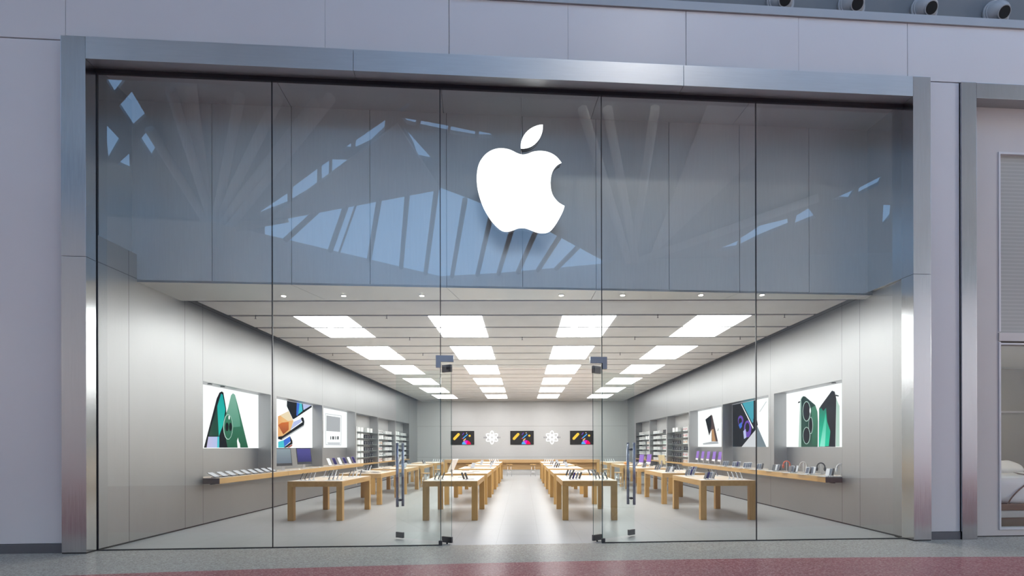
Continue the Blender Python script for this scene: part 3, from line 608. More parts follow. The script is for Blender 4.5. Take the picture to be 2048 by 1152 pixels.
# back wall: three screens and two glowing atom signs
def capsule(p, q, r, n=6):
    a = math.atan2(q[1]-p[1], q[0]-p[0]); o = []
    for c, s0 in ((q, a-PI/2), (p, a+PI/2)):
        for i in range(n+1): o.append((c[0]+r*math.cos(s0+PI*i/n), c[1]+r*math.sin(s0+PI*i/n)))
    return o
def disc(c, r, a0=0, a1=2*PI, n=14): return [(c[0]+r*math.cos(a0+(a1-a0)*i/n), c[1]+r*math.sin(a0+(a1-a0)*i/n)) for i in range(n+1)]
for i, x in enumerate((-3.985, -.03, 3.935)):
    t = thing('wall_screen', 'black wall screen with colourful shapes, ' + ('beside the monitor-side corner of the back wall', 'between the two atom signs', 'beside the headphone-side corner of the back wall')[i], 'screen', (x, YB, 2.28), 0, 'back wall screens')
    b = MB(); b.box(-.78, .78, -.05, 0, -.46, .46, bev=.006); obj('display_panel', b, 'black', t)
    px = lambda p: ((p[0]-662)/475*1.53, (467-p[1])/275*.89)
    sh = [('g_yellow', [px(p) for p in capsule((497, 485), (582, 395), 27)]), ('g_violet', [px(p) for p in capsule((665, 405), (690, 370), 9)]), ('g_cream', [px(p) for p in disc((748, 368), 10)]),
          ('g_azure', [px(p) for p in capsule((672, 478), (763, 398), 9)]), ('g_yellow', [px(p) for p in disc((812, 425), 22)]), ('g_orange', [px(p) for p in capsule((690, 520), (725, 490), 11)]), ('g_crimson', [px(p) for p in capsule((655, 485), (668, 478), 7)])]
    for col, a0, a1 in (('g_crimson', 0, PI*.4), ('g_magenta', PI*.4, PI*.62), ('g_purple', PI*.62, PI*.75), ('g_azure', PI*.75, PI)):
        sh.append((col, [px((745, 600))] + [px((745+92*math.cos(v), 600-82*math.sin(v))) for v in [a0+(a1-a0)*j/8 for j in range(9)]]))
    b = MB(); used = []
    for j, (col, pts) in enumerate(sh):
        if col not in used: used.append(col)
        b.poly([(p[0], -.052-.0005*j, p[1]) for p in pts], used.index(col))
    obj('picture', b, used, t)
for i, x in enumerate((-2.025, 1.96)):
    t = thing('atom_sign', 'glowing white atom symbol on the back wall, between the middle screen and the %s-side screen' % ('monitor', 'headphone')[i], 'sign', (x, YB, 2.3), 0, 'atom signs')
    for k in range(3):
        b = MB(); a = PI/2 + k*PI/3
        outer = [(.43*math.cos(v)*math.cos(a)-.15*math.sin(v)*math.sin(a), .43*math.cos(v)*math.sin(a)+.15*math.sin(v)*math.cos(a)) for v in [2*PI*j/40 for j in range(41)]]
        b.path([(p[0], -.03-.003*k, p[1]) for p in outer], .024, 0, 8); obj('orbit', b, 'sign_glow', t)
    b = MB(); b.path([(.10*math.cos(v), -.045, .10*math.sin(v)) for v in [2*PI*j/20 for j in range(21)]], .022); obj('nucleus', b, 'sign_glow', t)
    for g in ((-.53, -.45, -.38), (.37, .44, .52)):
        b = MB()
        for xx in g: b.box(xx-.022, xx+.022, -.01, 0, -.05, .05)
        obj('lettering', b, 'grey', t)

# counter along the back
t = thing('service_counter', 'long oak counter along the back wall', 'counter', (-.03, 33.2, 0))
b = MB(); b.box(-4.6, 4.6, -.1, .75, .74, .915, bev=.006); obj('worktop', b, 'counter_wood', t)
b = MB(); b.box(-4.42, 4.42, .18, .6, .33, .74); obj('front_panel', b, 'counter_wood', t)
b = MB(); b.box(-4.42, 4.42, .24, .6, .0, .33); obj('plinth', b, 'steel_back', t)
for x in (-4.6, 4.42):
    b = MB(); b.box(x, x+.18, -.08, .73, 0, .74, bev=.004); obj('leg', b, 'oak_leg', t)

# ---------------------------------------------------------------- display tables
TX = (-4.775, -1.668, 1.549, 4.725); TW, TL, THt = 1.26, 2.42, .91
TN = ('outer row on the monitor side', 'aisle row on the monitor side', 'aisle row on the headphone side', 'outer row on the headphone side')
TNs = ('outer monitor-side', 'inner monitor-side', 'inner headphone-side', 'outer headphone-side')
TY = [12.87+3.54*r for r in range(5)]
tproto = None
for ci, x in enumerate(TX):
    for r, y in enumerate(TY):
        lb = '%s oak display table from the entrance in the %s' % (ORD[r], TN[ci])
        if tproto is None:
            tproto = t = thing('display_table', lb, 'table', (x, y, 0), 0, 'oak display tables')
            b = MB(); b.box(-TW/2, TW/2, 0, TL, .785, THt, 0, bev=.004)
            b.bm.faces.ensure_lookup_table()
            for f in b.bm.faces:
                if f.normal.z > .9: f.material_index = 1  # upward faces get the oak with light painted in
            obj('tabletop', b, ['oak', 'oak_top_lit'], t)
            for sx_ in (-1, 1):
                for y0 in (0, TL-.135):
                    b = MB(); b.box(sx_*(TW/2)-.135*(sx_ > 0), sx_*(TW/2)+.135*(sx_ < 0), y0, y0+.135, 0, .785, bev=.004); obj('leg', b, 'oak_leg', t)
        else: dup(tproto, (x, y, 0), 0, lb)

# ---------------------------------------------------------------- small goods: one of each kind, then copies
def rrect(w, h, r, n=4):
    o = []
    for cx, cy, a in ((w/2-r, h/2-r, 0), (-w/2+r, h/2-r, PI/2), (-w/2+r, -h/2+r, PI), (w/2-r, -h/2+r, 1.5*PI)):
        for i in range(n+1): o.append((cx+r*math.cos(a+PI/2*i/n), cy+r*math.sin(a+PI/2*i/n)))
    return o
used_proto = {}
def slab_dev(name, cat, w, h, t_, tilt, body, screen, standmat, key, low=.02):
    """upright slab device leaning back on a small stand; faces local -y"""
    r = thing(name, None, cat)
    T = Matrix.Translation((0, 0, low)) @ Matrix.Rotation(-tilt, 4, 'X') @ Matrix.Translation((0, 0, h/2))
    b = MB(); b.prism(rrect(w, h, min(w, h)*.13), 0, t_, 'xz', 0, T); obj('body', b, body, r)
    b = MB(); b.prism(rrect(w*.9, h*.93, min(w, h)*.11), -.0012, .0002, 'xz', 0, T); obj('screen', b, screen, r)
    b = MB(); b.tube((0, .02, .012), (0, math.sin(tilt)*h*.5+.012, low+math.cos(tilt)*h*.45), .006, 0, 8); b.box(-w*.32, w*.32, -.012, h*.45*math.sin(tilt)+.022, 0, .012, bev=.002); obj('stand', b, standmat, r)
    used_proto[key] = [r, False]
def put(key, loc, rotz, label, group=None):
    loc = (loc[0], loc[1], loc[2] + .002)
    p = used_proto[key]
    if not p[1]:
        p[1] = True; r = p[0]; r.location = loc; r.rotation_euler = (0, 0, rotz)
        r['label'] = label
        if group: r['group'] = group
        return r
    return dup(p[0], loc, rotz, label, group)
slab_dev('smartphone', 'phone', .08, .165, .011, R(22), 'dark', 'dark', 'white', 'phone_dark')
slab_dev('smartphone', 'phone', .08, .165, .011, R(22), 'silver', 'g_mist', 'white', 'phone_silver')
slab_dev('smartphone', 'phone', .08, .165, .011, R(22), 'white', 'g_lgray', 'white', 'phone_white')
slab_dev('smartphone', 'phone', .08, .165, .011, R(22), 'grey', 'g_night', 'white', 'phone_blue')
slab_dev('tablet', 'tablet', .20, .22, .008, R(64), 'dark', 'g_lgray', 'grey', 'tablet_low')
slab_dev('tablet', 'tablet', .19, .27, .009, R(26), 'violet', 'g_night', 'silver', 'tablet_violet', .03)
slab_dev('tablet', 'tablet', .19, .27, .009, R(26), 'white', 'g_w', 'silver', 'tablet_white', .03)
def computer(key, screenmat, bodymat, chinmat, w=.55, h=.34, tilt=8):
    r = thing('desktop_computer', None, 'computer')
    T = Matrix.Translation((0, 0, .13)) @ Matrix.Rotation(-R(tilt), 4, 'X')
    b = MB(); b.prism([(x, z+h/2) for x, z in rrect(w, h, .012)], 0, .014, 'xz', 0, T); obj('display', b, bodymat, r)
    b = MB(); b.box(-w/2+.02, w/2-.02, -.001, .001, .075, h-.02, 0, T); obj('screen', b, screenmat, r)
    b = MB(); b.box(-w/2+.002, w/2-.002, -.0012, .001, .002, .06, 0, T); obj('chin', b, chinmat, r)
    b = MB(); b.box(-.075, .075, -.02, .13, 0, .006, bev=.002); b.box(-.06, .06, .055, .062, .004, .3, 0, Matrix.Rotation(R(6), 4, 'X')); obj('stand', b, 'silver', r)
    used_proto[key] = [r, False]
computer('mac_purple', 'g_purple', 'violet', 'white', .5, .36)
computer('mac_white', 'g_lgray', 'white', 'silver', .5, .36, 24)
computer('mac_sand', 'g_cream', 'sand', 'sand')
computer('monitor_mist', 'g_mist', 'dark', 'dark', .60, .52)
computer('monitor_night', 'g_night', 'dark', 'dark', .60, .52)
# open laptop
r = thing('laptop', None, 'laptop')
b = MB(); b.prism([(x, y+.11) for x, y in rrect(.31, .22, .012)], 0, .012, 'xy'); k_ = obj('base_case', b, 'silver', r)
b = MB(); b.box(-.135, .135, .11, .2, .0121, .0135); obj('keyboard', b, 'dark', k_)
T = Matrix.Translation((0, .22, .012)) @ Matrix.Rotation(-R(20), 4, 'X')
b = MB(); b.prism([(x, z+.1) for x, z in rrect(.31, .2, .01)], 0, .006, 'xz', 0, T); obj('lid', b, 'silver', r)
b = MB(); b.box(-.145, .145, -.001, .0005, .012, .19, 0, T); obj('screen', b, 'g_lgray', r)
used_proto['laptop'] = [r, False]
# flat demonstration mat, keyboard, mouse, flat tablet
b = MB(); b.prism(rrect(.42, .34, .02), 0, .004, 'xy'); r = tag(obj('display_mat', b, 'white'), None, 'display mat'); used_proto['mat'] = [r, False]
b = MB(); b.prism(rrect(.42, .115, .012), 0, .008, 'xy'); r = tag(obj('keyboard', b, 'silver'), None, 'keyboard')
b = MB()
for rr in range(5):
    for cc in range(13): b.box(-.195+cc*.03, -.170+cc*.03, -.048+rr*.02, -.032+rr*.02, .008, .0105)
obj('keys', b, 'white', r); used_proto['keyboard'] = [r, False]
b = MB(); b.ball((0, 0, .004), .05, 0, (.62, 1.1, .38), 16); r = tag(obj('mouse', b, 'white'), None, 'mouse'); used_proto['mouse'] = [r, False]
r = thing('tablet', None, 'tablet'); b = MB(); b.prism(rrect(.25, .18, .014), 0, .008, 'xy'); obj('body', b, 'grey', r)
b = MB(); b.prism(rrect(.23, .16, .008), .0078, .0086, 'xy'); obj('screen', b, 'dark', r); used_proto['tablet_flat'] = [r, False]
r = thing('tablet', None, 'tablet'); b = MB(); b.prism(rrect(.25, .18, .014), 0, .01, 'xy'); obj('body', b, 'white', r)
b = MB(); b.prism(rrect(.24, .17, .008), .0098, .0108, 'xy'); obj('cover', b, 'amber', r); used_proto['tablet_amber'] = [r, False]

def cluster(ci, row, cx, cy, keys, where, yaw, z=THt, mat=True, step=.08, lean=1):
    tn = '%s %s table' % (ORD[row], TNs[ci])
    g = 'phones in the %s corner of the %s' % (where, tn)
    if mat: put('mat', (cx, cy, z), 0, 'white display mat under phones, %s corner of %s' % (where, tn))
    n = len(keys)
    if yaw > 0: lean = -lean
    for i, k in enumerate(keys):
        put(k, (cx+(i-(n-1)/2)*step, cy+(i-(n-1)/2)*.05*lean, z+(.004 if mat else 0)), yaw, '%s phone from the monitor wall, %s corner of %s' % (ORD[i], where, tn), g)
D, S, Wt, Bl = 'phone_dark', 'phone_silver', 'phone_white', 'phone_blue'
def four(ci, row, sets, yaws):
    x, y = TX[ci], TY[row]
    for (dx, dy, w), keys, yw in zip(((-.33, .36, 'front outer' if ci in (0, 1) else 'front inner'), (.33, .36, 'front inner' if ci in (0, 1) else 'front outer'), (-.33, 1.9, 'rear outer' if ci in (0, 1) else 'rear inner'), (.33, 1.9, 'rear inner' if ci in (0, 1) else 'rear outer')), sets, yaws):
        if keys: cluster(ci, row, x+dx, y+dy, keys, w, yw)
A = R(68)
four(0, 0, ((D, D, S, Wt), (D, Bl, S, Wt), (S, D, S, Wt), (D, S, Wt, D)), (-A, -A, -A, -A))
four(1, 0, ((D, D, D), (D, D), None, None), (-A, A, A, A))
four(2, 0, ((D, Bl, S, D), (S, D, S, D), (D, S, D), (D, S, D)), (-A, A, -A, A))
four(3, 0, ((D, Bl, S, D), (Wt, Wt, Wt, Wt), (D, S, Bl, S), (D, S, Bl)), (-A, A, -A, A))
four(3, 1, ((D, S, Wt, D), (D, S, Bl, S), (D, D, S), (S, D, S)), (-A, -A, -A, A))
four(0, 1, (None, None, (D, S, Wt), None), (-A,)*4)
four(0, 3, ((S, S, D), None, (S, D), (D, S)), (-A, A, A, A))
four(3, 2, ((D, S), None, (Wt, S), None), (-A,)*4)
four(1, 3, (None, (D, S), None, (S, Wt)), (-A,)*4)
four(2, 2, ((S, D, S), None, (Wt, D), None), (-A,)*4)
four(2, 3, ((S, S), None, None, (S, D)), (-A,)*4)
for ci, dx in ((0, .55), (1, .3), (2, -.3), (3, -.4)):
    cluster(ci, 4, TX[ci]+dx, TY[4]+.5, (Wt,)*5, 'front', (-A, A, -A, A)[ci], step=.1, lean=.3)
tl = lambda ci, row, dx, dy, dz=0: (TX[ci]+dx, TY[row]+dy, THt+dz)
def T_(s, ci, row): return s + ' on the %s %s table' % (ORD[row], TNs[ci])
put('mac_white', tl(1, 0, -.25, 1.95), R(-100), T_('white desktop computer turned edge-on, tilted back,', 1, 0))
put('keyboard', tl(1, 0, .1, 1.7), R(80), T_('slim white keyboard beside the computer', 1, 0)); put('mouse', tl(1, 0, .32, 1.75), 0, T_('white mouse beside the keyboard', 1, 0))
put('tablet_flat', tl(1, 0, .38, .62), R(12), T_('flat tablet lying beside the phones', 1, 0))
for i, (dx, dy, k) in enumerate(((-.35, .4, 'tablet_amber'), (.1, .5, 'tablet_flat'), (.42, .45, 'tablet_amber'), (-.3, 1.2, 'tablet_amber'), (.2, 1.3, 'tablet_flat'), (-.2, 1.95, 'tablet_flat'), (.38, 1.95, 'tablet_amber'))):
    put(k, tl(1, 1, dx, dy), R(random.uniform(-20, 20)), T_('%s flat %s tablet from the entrance' % (ORD[i], 'amber-covered' if 'amber' in k else 'grey'), 1, 1), 'flat tablets on the second inner monitor-side table')
for i, (dx, dy) in enumerate(((-.3, .35), (.05, .4), (.4, .45), (-.25, 1.0), (.15, 1.1), (-.3, 1.7), (.3, 1.8))):
    put('tablet_flat', tl(0, 1, dx, dy - (.3 if i == 5 else 0)) if i != 2 else tl(0, 1, .35, .5), R(-15+random.uniform(-9, 9)), T_('%s flat grey tablet from the entrance' % ORD[i], 0, 1), 'flat tablets on the second outer monitor-side table')
put('laptop', tl(1, 2, -.35, .3), R(-60), T_('open silver laptop at the front', 1, 2)); put('laptop', tl(1, 2, .25, .9), R(-75), T_('open silver laptop in the middle', 1, 2)); put('keyboard', tl(1, 2, .18, .3), 0, T_('white keyboard at the front', 1, 2))
put('laptop', tl(0, 2, .2, .7), R(-60), T_('open silver laptop', 0, 2)); put('tablet_flat', tl(0, 2, -.2, .5), R(20), T_('flat grey tablet at the front', 0, 2)); put('mac_white', tl(0, 2, -.05, 1.7), R(-75), T_('white desktop computer near the rear', 0, 2))
for i, (dx, dy) in enumerate(((-.35, .4), (-.05, .45), (.3, .4), (-.3, 1.1), (.2, 1.2), (-.1, 1.9), (.35, 1.9))):
    if i % 2: put('keyboard', tl(2, 1, dx, dy), R(random.uniform(-8, 8)), T_('%s slim white keyboard from the entrance' % ORD[i//2], 2, 1), 'keyboards on the second inner headphone-side table')
    else: put('tablet_flat', tl(2, 1, dx, dy), R(random.uniform(-8, 8)), T_('%s flat grey tablet from the entrance' % ORD[i//2], 2, 1), 'tablets on the second inner headphone-side table')
put('laptop', tl(2, 2, .35, 1.4), R(65), T_('open silver laptop at the rear', 2, 2)); put('laptop', tl(2, 3, .2, .8), R(65), T_('open silver laptop', 2, 3)); put('laptop', tl(1, 3, -.35, .9), R(-65), T_('open silver laptop', 1, 3))
put('mac_purple', tl(3, 2, -.36, .75), R(-84), T_('purple desktop computer at the inner edge', 3, 2), 'purple computers on the third outer headphone-side table'); put('mac_purple', tl(3, 2, .02, 1.2), R(-84), T_('purple desktop computer in the middle', 3, 2), 'purple computers on the third outer headphone-side table')
put('mac_sand', tl(3, 2, .42, .62), R(100), T_('sand-coloured desktop computer tilted back', 3, 2))
b = MB(); b.ball((0, 0, .02), .13, 0, (1, 1, .55), 20); r = tag(obj('smart_speaker', b, 'amber', None, tl(3, 3, -.3, .3, .055)), T_('small rounded amber speaker at the front', 3, 3), 'speaker')

# ---------------------------------------------------------------- wall shelves
for s_, nm in ((-1, 'monitor'), (1, 'headphone')):
    t = thing('wall_shelf', 'long oak wall shelf below the backlit posters on the %s wall' % nm, 'shelf', (s_*6.99, 12.25, .895))
    for i, (a, c) in enumerate(((12.262, 15.86), (15.87, 19.63), (19.64, 23.3))):
        b = MB(); b.box(*sorted((s_*-.36, s_*.0)), a-12.25, c-12.25, 0, .125, bev=.003)
        b.bm.faces.ensure_lookup_table()
        for f in b.bm.faces:
            if f.normal.z > .9: f.material_index = 1  # top faces painted lighter, as if lit from above
        obj('shelf_board', b, ['oak', 'oak_top_lit'], t)
    b = MB(); b.box(*sorted((s_*-.36, s_*0.0)), 0, .012, .0, .125, bev=.002); obj('end_cap', b, 'end_grain', t)
    for yy in (.15, 3.62, 7.39): b = MB(); b.box(*sorted((s_*-.16, s_*-.10)), yy-.06, yy+.06, -.02, 0); obj('bracket', b, 'black', t)
    b = MB()
    for a, c in BAYS: b.box(*sorted((s_*0.0, s_*.355)), a+.005-12.25, c-.005-12.25, .04, .125)
    obj('recess_ledge', b, 'oak_top_lit', t)
SZ = 1.02
for i in range(9):
    put('tablet_low', (-6.78, 12.45+i*.36, SZ), R(82), '%s low-tilted tablet from the entrance end of the monitor-wall shelf' % ORD[i], 'low-tilted tablets on the monitor-wall shelf')
put('monitor_mist', (-6.93, 16.30, SZ), R(66), 'dark-framed monitor with a grey picture on the monitor-wall shelf')
put('monitor_night', (-6.93, 17.85, SZ), R(66), 'dark-framed monitor with a blue and violet picture on the monitor-wall shelf')
for i, y in enumerate((16.7, 18.4)):
    put('keyboard', (-6.75, y-.25, SZ), R(80), 'slim keyboard in front of the %s monitor on the monitor-wall shelf' % ('grey-picture', 'blue-picture')[i])
    put('mouse', (-6.74, y+.2, SZ), 0, 'white mouse beside the %s monitor on the monitor-wall shelf' % ('grey-picture', 'blue-picture')[i])
for i in range(6):
    put(('tablet_white', 'tablet_violet')[i % 2], (-6.85, 20.0+i*.58, SZ), R(78), '%s upright tablet from the monitors, %s, on the monitor-wall shelf' % (ORD[i], ('white screen', 'violet')[i % 2]), 'upright tablets on the monitor-wall shelf')
for i, y in enumerate((19.95, 20.55, 21.2, 21.85, 22.5)):
    put('mac_purple', (7.0, y, SZ), R(-97), '%s purple-screen desktop computer from the entrance on the headphone-wall shelf' % ORD[i], 'purple computers on the headphone-wall shelf')
    put('keyboard', (6.76, y-.1, SZ), R(-80), 'keyboard below the %s purple computer on the headphone-wall shelf' % ORD[i], 'keyboards on the headphone-wall shelf')
for j, (y, keys) in enumerate(((12.45, (Wt, S, D)), (13.33, (S, D, S, Wt)), (14.18, (D, S, D, Wt)), (15.1, (D, Wt, S, D)), (16.1, (S, S, D)), (17.07, (S, S, S, S)), (17.96, (S, S, Bl, S)), (18.8, (S, S, S)))):
    put('mat', (6.8, y, SZ), 0, 'white mat under the %s phone group from the entrance, headphone-wall shelf' % ORD[j], 'mats on the headphone-wall shelf')
    for i, k in enumerate(keys):
        put(k, (6.82+(i-1.5)*.082, y-.04+(i-1.5)*.06, SZ+.004), R(-55), '%s phone of the %s group from the entrance, headphone-wall shelf' % (ORD[i], ORD[j]), '%s phone group on the headphone-wall shelf' % ORD[j])
for i, (y, m, nm) in enumerate(((12.50, 'white', 'white'), (13.34, 'dark', 'black'), (14.18, 'linen', 'cream'), (15.08, 'coral', 'coral'))):
    t = thing('headphones', '%s over-ear headphones on a stand on the headphone-wall shelf' % nm, 'headphones', (7.14, y+.06, SZ), R(-40))
    b = MB(); b.path([(.085*math.cos(a), 0, .17+.1*math.sin(a)) for a in [PI*k/14 for k in range(15)]], .016, 0, 10); obj('headband', b, m, t)
    for sg in (-1, 1):
        b = MB(); b.ball((sg*.085, 0, .13), .05, 0, (.55, .9, 1.15), 16); obj('ear_cup', b, m, t)
    b = MB(); b.tube((0, 0, 0), (0, 0, .012), .06, 0, 20); b.tube((0, 0, .01), (0, 0, .256), .008, 0, 10); obj('stand', b, 'white', t)

# ---------------------------------------------------------------- shelving alcoves with boxed goods
bx_proto = {}
def carton(key, mat, w, d, h, mark):
    b = MB(); b.box(-w/2, w/2, -d/2, d/2, 0, h, bev=.002); r = tag(obj('product_box', b, mat), None, 'box')
    if mark:
        b = MB(); b.box(-w*.28, w*.28, -d/2-.001, -d/2+.001, h*.25, h*.72); obj('printed_front', b, mark, r)
    used_proto[key] = [r, False]
carton('bw', 'paper', .15, .12, .17, 'dark'); carton('ww', 'white', .34, .14, .20, None); carton('kk', 'dark', .09, .05, .16, 'silver')
carton('rr', 'white', .13, .06, .18, 'red'); carton('aa', 'white', .14, .06, .18, 'amber'); carton('gg', 'white', .12, .06, .18, 'green'); carton('wm', 'white', .24, .14, .15, 'silver')
SH = (.52, .96, 1.24, 1.52, 1.80, 2.08, 2.36)
LAY = {(-1, 0): ('ww', 'kk'), (-1, 1): ('rr', 'wm'), (-1, 2): ('ww', 'wm'), (1, 0): ('aa', 'kk'), (1, 1): ('gg', 'wm'), (1, 2): ('rr', 'bw')}
for s_, side in ((-1, 'monitor'), (1, 'headphone')):
    for ai, (a, c) in enumerate(ALC):
        nm = '%s %s-wall alcove' % (ORD[ai], side)
        t = thing('shelving_unit', 'glass-shelved unit of boxed goods in the ' + nm, 'shelving', (s_*(WX+.39), a, .12))
        X = lambda p, q: sorted((-s_*p, -s_*q))
        b = MB(); b.box(*X(.0, .012), .01, c-a-.01, 0, 3.0); obj('back_panel', b, 'steel_back', t)
        b = MB(); b.box(*X(.012, .40), .01, .055, 0, 2.45, bev=.003); b.box(*X(.012, .03), .055, 1.25, 0, 2.5); obj('display_board', b, 'white', t)
        for k, z in enumerate(SH):
            if k == 1: b = MB(); b.box(*X(.012, .46), .06, c-a-.02, z-.12-.05, z-.12, bev=.003); obj('ledge', b, 'oak', t)
            else: b = MB(); b.box(*X(.012, .36), .06, c-a-.02, z-.12-.010, z-.12); obj('glass_shelf', b, 'shelf_glass', t)
        near, far = LAY[(s_, ai)]
        for k, z in enumerate(SH):
            ls = '%s shelf up, %s' % (ORD[k], nm)
            mixn = {'aa': ('rr', 'aa', 'rr', 'kk', 'aa', 'rr', 'rr')[k], 'gg': ('gg', 'aa', 'bw', 'rr', 'gg', 'blue' and 'bw', 'kk')[k], 'rr': ('ww', 'rr', 'bw', 'rr', 'aa', 'ww', 'bw')[k]}.get(near, near)
            nn = 3 if mixn == 'ww' else 5
            for i in range(nn):
                put(mixn, (s_*(WX+.17), a+.28+i*(.95/(nn-1) if nn > 1 else 0), z), s_*-PI/2 + s_*.0, 'boxed accessory, entrance end of ' + ls, 'entrance-end boxes, ' + ls)
            for i in range(5):
                if far in ('kk',) and k == 6: 
                    if i > 1: continue
                    put('ww', (s_*(WX+.2), c-1.2+i*.55, z), s_*-PI/2, 'white carton, inner end of ' + ls, 'far-end boxes, ' + ls); continue
                put(far, (s_*(WX+.2), c-1.55+i*.3, z), s_*-PI/2, 'small boxed accessory, inner end of ' + ls, 'far-end boxes, ' + ls)

# ---------------------------------------------------------------- stools
r = thing('stool', None, 'stool')
b = MB(); b.tube((0, 0, .655), (0, 0, .69), .17, 0, 28); obj('seat', b, 'oak', r)
for k in range(4):
    a = PI/4+k*PI/2
    b = MB(); b.tube((.10*math.cos(a), .10*math.sin(a), .655), (.19*math.cos(a), .19*math.sin(a), 0), .011, 0, 10); obj('leg', b, 'chrome', r)
b = MB(); b.path([(.155*math.cos(v), .155*math.sin(v), .25) for v in [2*PI*j/24 for j in range(25)]], .008, 0, 6); obj('footrest', b, 'chrome', r)
used_proto['stool'] = [r, False]
for i, (x, y) in enumerate(((-3.07, 31.9), (-.75, 31.9), (.6, 31.9), (2.95, 31.9))):
    put('stool', (x, y, 0), 0, '%s stool from the monitor wall before the long back counter' % ORD[i], 'stools')
for i, (x, y, ci, r_) in enumerate(((-3.75, 21.6, 0, 2), (-3.8, 25.0, 0, 3), (-5.55, 24.4, 0, 3), (3.72, 25.0, 3, 3), (3.75, 21.8, 3, 2), (5.6, 21.2, 3, 2))):
    put('stool', (x, y, 0), .3*i, 'stool beside the %s %s table, on the %s side' % (ORD[r_], TNs[ci], 'aisle' if abs(x) < 4 else 'wall'), 'stools')

# ---------------------------------------------------------------- neighbouring bedding shop
root = thing('neighbour_front', 'cream front of the neighbouring bedding shop with a steel surround', 'shopfront', FO, TH, None, 'structure')
b = MB(); b.box(7.945, 8.235, -.21, .08, 0, 8.27, bev=.003); obj('steel_post', b, 'steel_bright', root)
b = MB(); b.box(8.238, 16, -.21, .08, 7.99, 8.265, bev=.003); obj('steel_header', b, 'steel_bright', root)
b = MB(); b.box(8.235, 8.93, .05, .2, 0.02, 8.0); b.box(8.93, 16, .05, .2, 7.17, 8.0); b.box(8.93, 16, .05, .2, .02, .15); obj('cream_wall', b, 'cream', root)
b = MB(); b.box(8.9, 16, .03, .2, 3.645, 3.80, bev=.004); obj('transom_rail', b, 'cream', root)
b = MB(); b.box(8.905, 8.94, .035, .2, .13, 3.63); b.box(8.94, 16, .035, .2, .13, .165); b.box(8.94, 16, .035, .2, 3.58, 3.61); b.box(8.905, 8.94, .035, .2, 3.82, 7.17); b.box(8.94, 16, .035, .2, 7.13, 7.17); obj('window_casing', b, 'white_panel', root)
b = MB(); b.box(8.93, 16, .09, .10, 3.8, 7.14); obj('ribbed_pane', b, 'ribbed', root)
b = MB(); b.box(8.93, 16, .10, .112, .15, 3.6); obj('clear_pane', b, 'glass', root)
b = MB(); b.box(8.235, 16, .06, .2, -.05, .02); obj('shadow_gap', b, 'black', root)
root = thing('wall_neighbour', 'olive walls, ceiling and floor of the bedding shop', None, FO, TH, None, 'structure')
b = MB(); b.box(8.2, 14, 4.0, 4.1, 0, 3.7); b.box(8.2, 8.25, .2, 4.0, 0, 3.7); b.box(14, 14.1, .2, 4, 0, 3.7); obj('olive_wall', b, 'olive', root)
b = MB(); b.box(8.2, 14, 3.93, 4.0, 2.55, 2.60); obj('picture_rail', b, 'linen', root)
b = MB(); b.box(8.2, 14, .2, 4.1, 3.7, 3.75); obj('shop_ceiling', b, 'white_wall', root)
b = MB(); b.box(8.2, 14, .2, 4.1, -.02, .005); obj('shop_floor', b, 'brown', root)
for i, u in enumerate((9.9, 10.15)):
    t = thing('ceiling_spotlight', 'small ceiling spotlight in the bedding shop, %s' % ('beside the corner', 'over the bed')[i], 'spotlight', fw(u, 2.6, 3.70), TH, 'bedding shop spotlights')
    b = MB(); b.tube((0, 0, -.06), (0, 0, 0), .06, 0, 16); obj('housing', b, 'white', t)
    b = MB(); b.tube((0, 0, -.064), (0, 0, -.058), .045, 0, 16); obj('lens', b, 'g_warm', t)
ld = bpy.data.lights.new('bedding_shop_lamp', 'AREA'); ld.energy = 28; ld.size = 2.2; ld.color = (1, .9, .75)
lo = bpy.data.objects.new('bedding_shop_lamp', ld); C.objects.link(lo); lo.location = fw(11, 2.2, 3.62); lo.parent = None
t = thing('bed_platform', 'brown wooden platform under the bed in the neighbouring shop window', 'platform', fw(9.0, .45, .008), TH)
b = MB(); b.box(0, 3.6, 0, 2.9, 0, .29, bev=.01); obj('lower_step', b, 'brown', t)
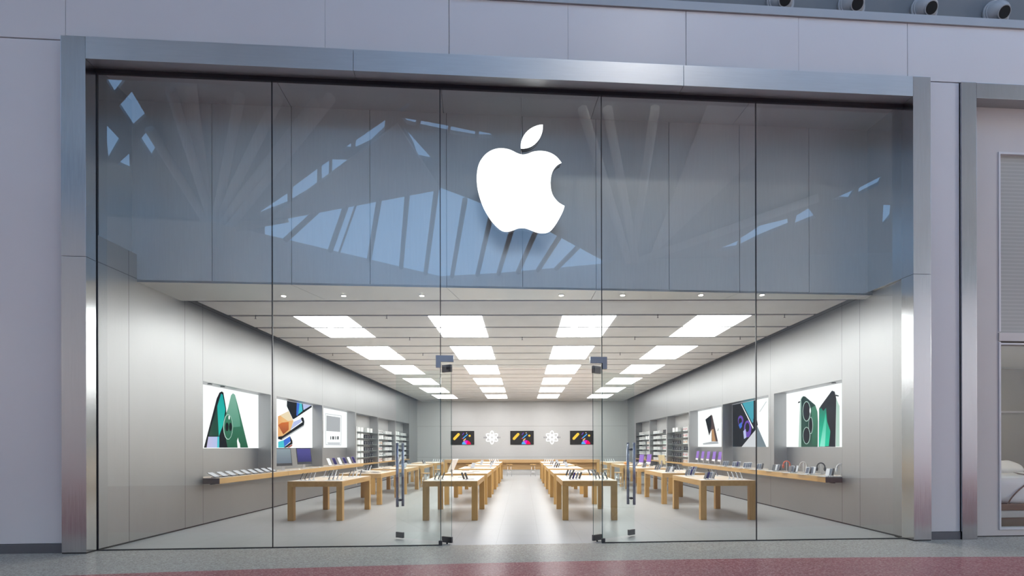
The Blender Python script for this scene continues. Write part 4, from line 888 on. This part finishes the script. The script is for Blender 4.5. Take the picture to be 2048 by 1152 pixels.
b = MB(); b.box(-.01, 3.6, -.02, 2.9, .29, .41, bev=.01); obj('pale_strip', b, 'linen', t)
t = thing('bed', 'bed with white piped bedding in the neighbouring shop window', 'bed', fw(9.05, .55, .422), TH)
b = MB(); b.box(0, 3.2, 0, 2.6, 0, .13, bev=.015); obj('bed_frame', b, 'brown', t)
def soft(name, x0, x1, y0, y1, z0, z1, mat, parent, loc=(0, 0, 0), rot=(0, 0, 0), amp=.02, p=4):
    bm = bmesh.new(); bmesh.ops.create_grid(bm, x_segments=2, y_segments=2, size=1); bm.free()
    b = MB(); b.box(-1, 1, -1, 1, -1, 1); bmesh.ops.subdivide_edges(b.bm, edges=b.bm.edges[:], cuts=10, use_grid_fill=True)
    for v in b.bm.verts:
        c = v.co; n = (abs(c.x)**p + abs(c.y)**p + abs(c.z)**p)**(1/p); c /= n
        w = amp*math.sin(5*c.x+2*c.y)*math.cos(4*c.y-3*c.x)
        v.co = ((x0+x1)/2+c.x*(x1-x0)/2, (y0+y1)/2+c.y*(y1-y0)/2, (z0+z1)/2+c.z*(z1-z0)/2 + w)
    for f in b.bm.faces: f.smooth = True
    return obj(name, b, mat, parent, loc, rot)
soft('mattress', .03, 3.17, .03, 2.57, .12, .52, 'linen', t, p=8, amp=0)
d = soft('duvet', -.02, 3.22, -.02, 1.5, .09, .68, 'white', t, p=5, amp=.03)
b = MB(); b.path([(.50+.22*k/10+.30*(k/10)**2, -.035+.02*(k/10)**4, .13+.46*k/10) for k in range(11)] + [(1.1+.2*k, .12+.3*k, .685) for k in range(4)], .012, 0, 6); obj('piping', b, 'seam_brown', d)
pl = soft('pillow', -.36, .36, -.22, .22, -.11, .11, 'white', None, fw(11.45, 2.46, 1.18), (R(35), 0, TH), amp=.01, p=3)
tag(pl, 'plump white pillow leaning at the head of the shop-window bed', 'pillow')

# remove prototypes no copy was needed from
for k, (r, flag) in used_proto.items():
    if not flag:
        for ch in list(r.children_recursive): bpy.data.objects.remove(ch)
        bpy.data.objects.remove(r)
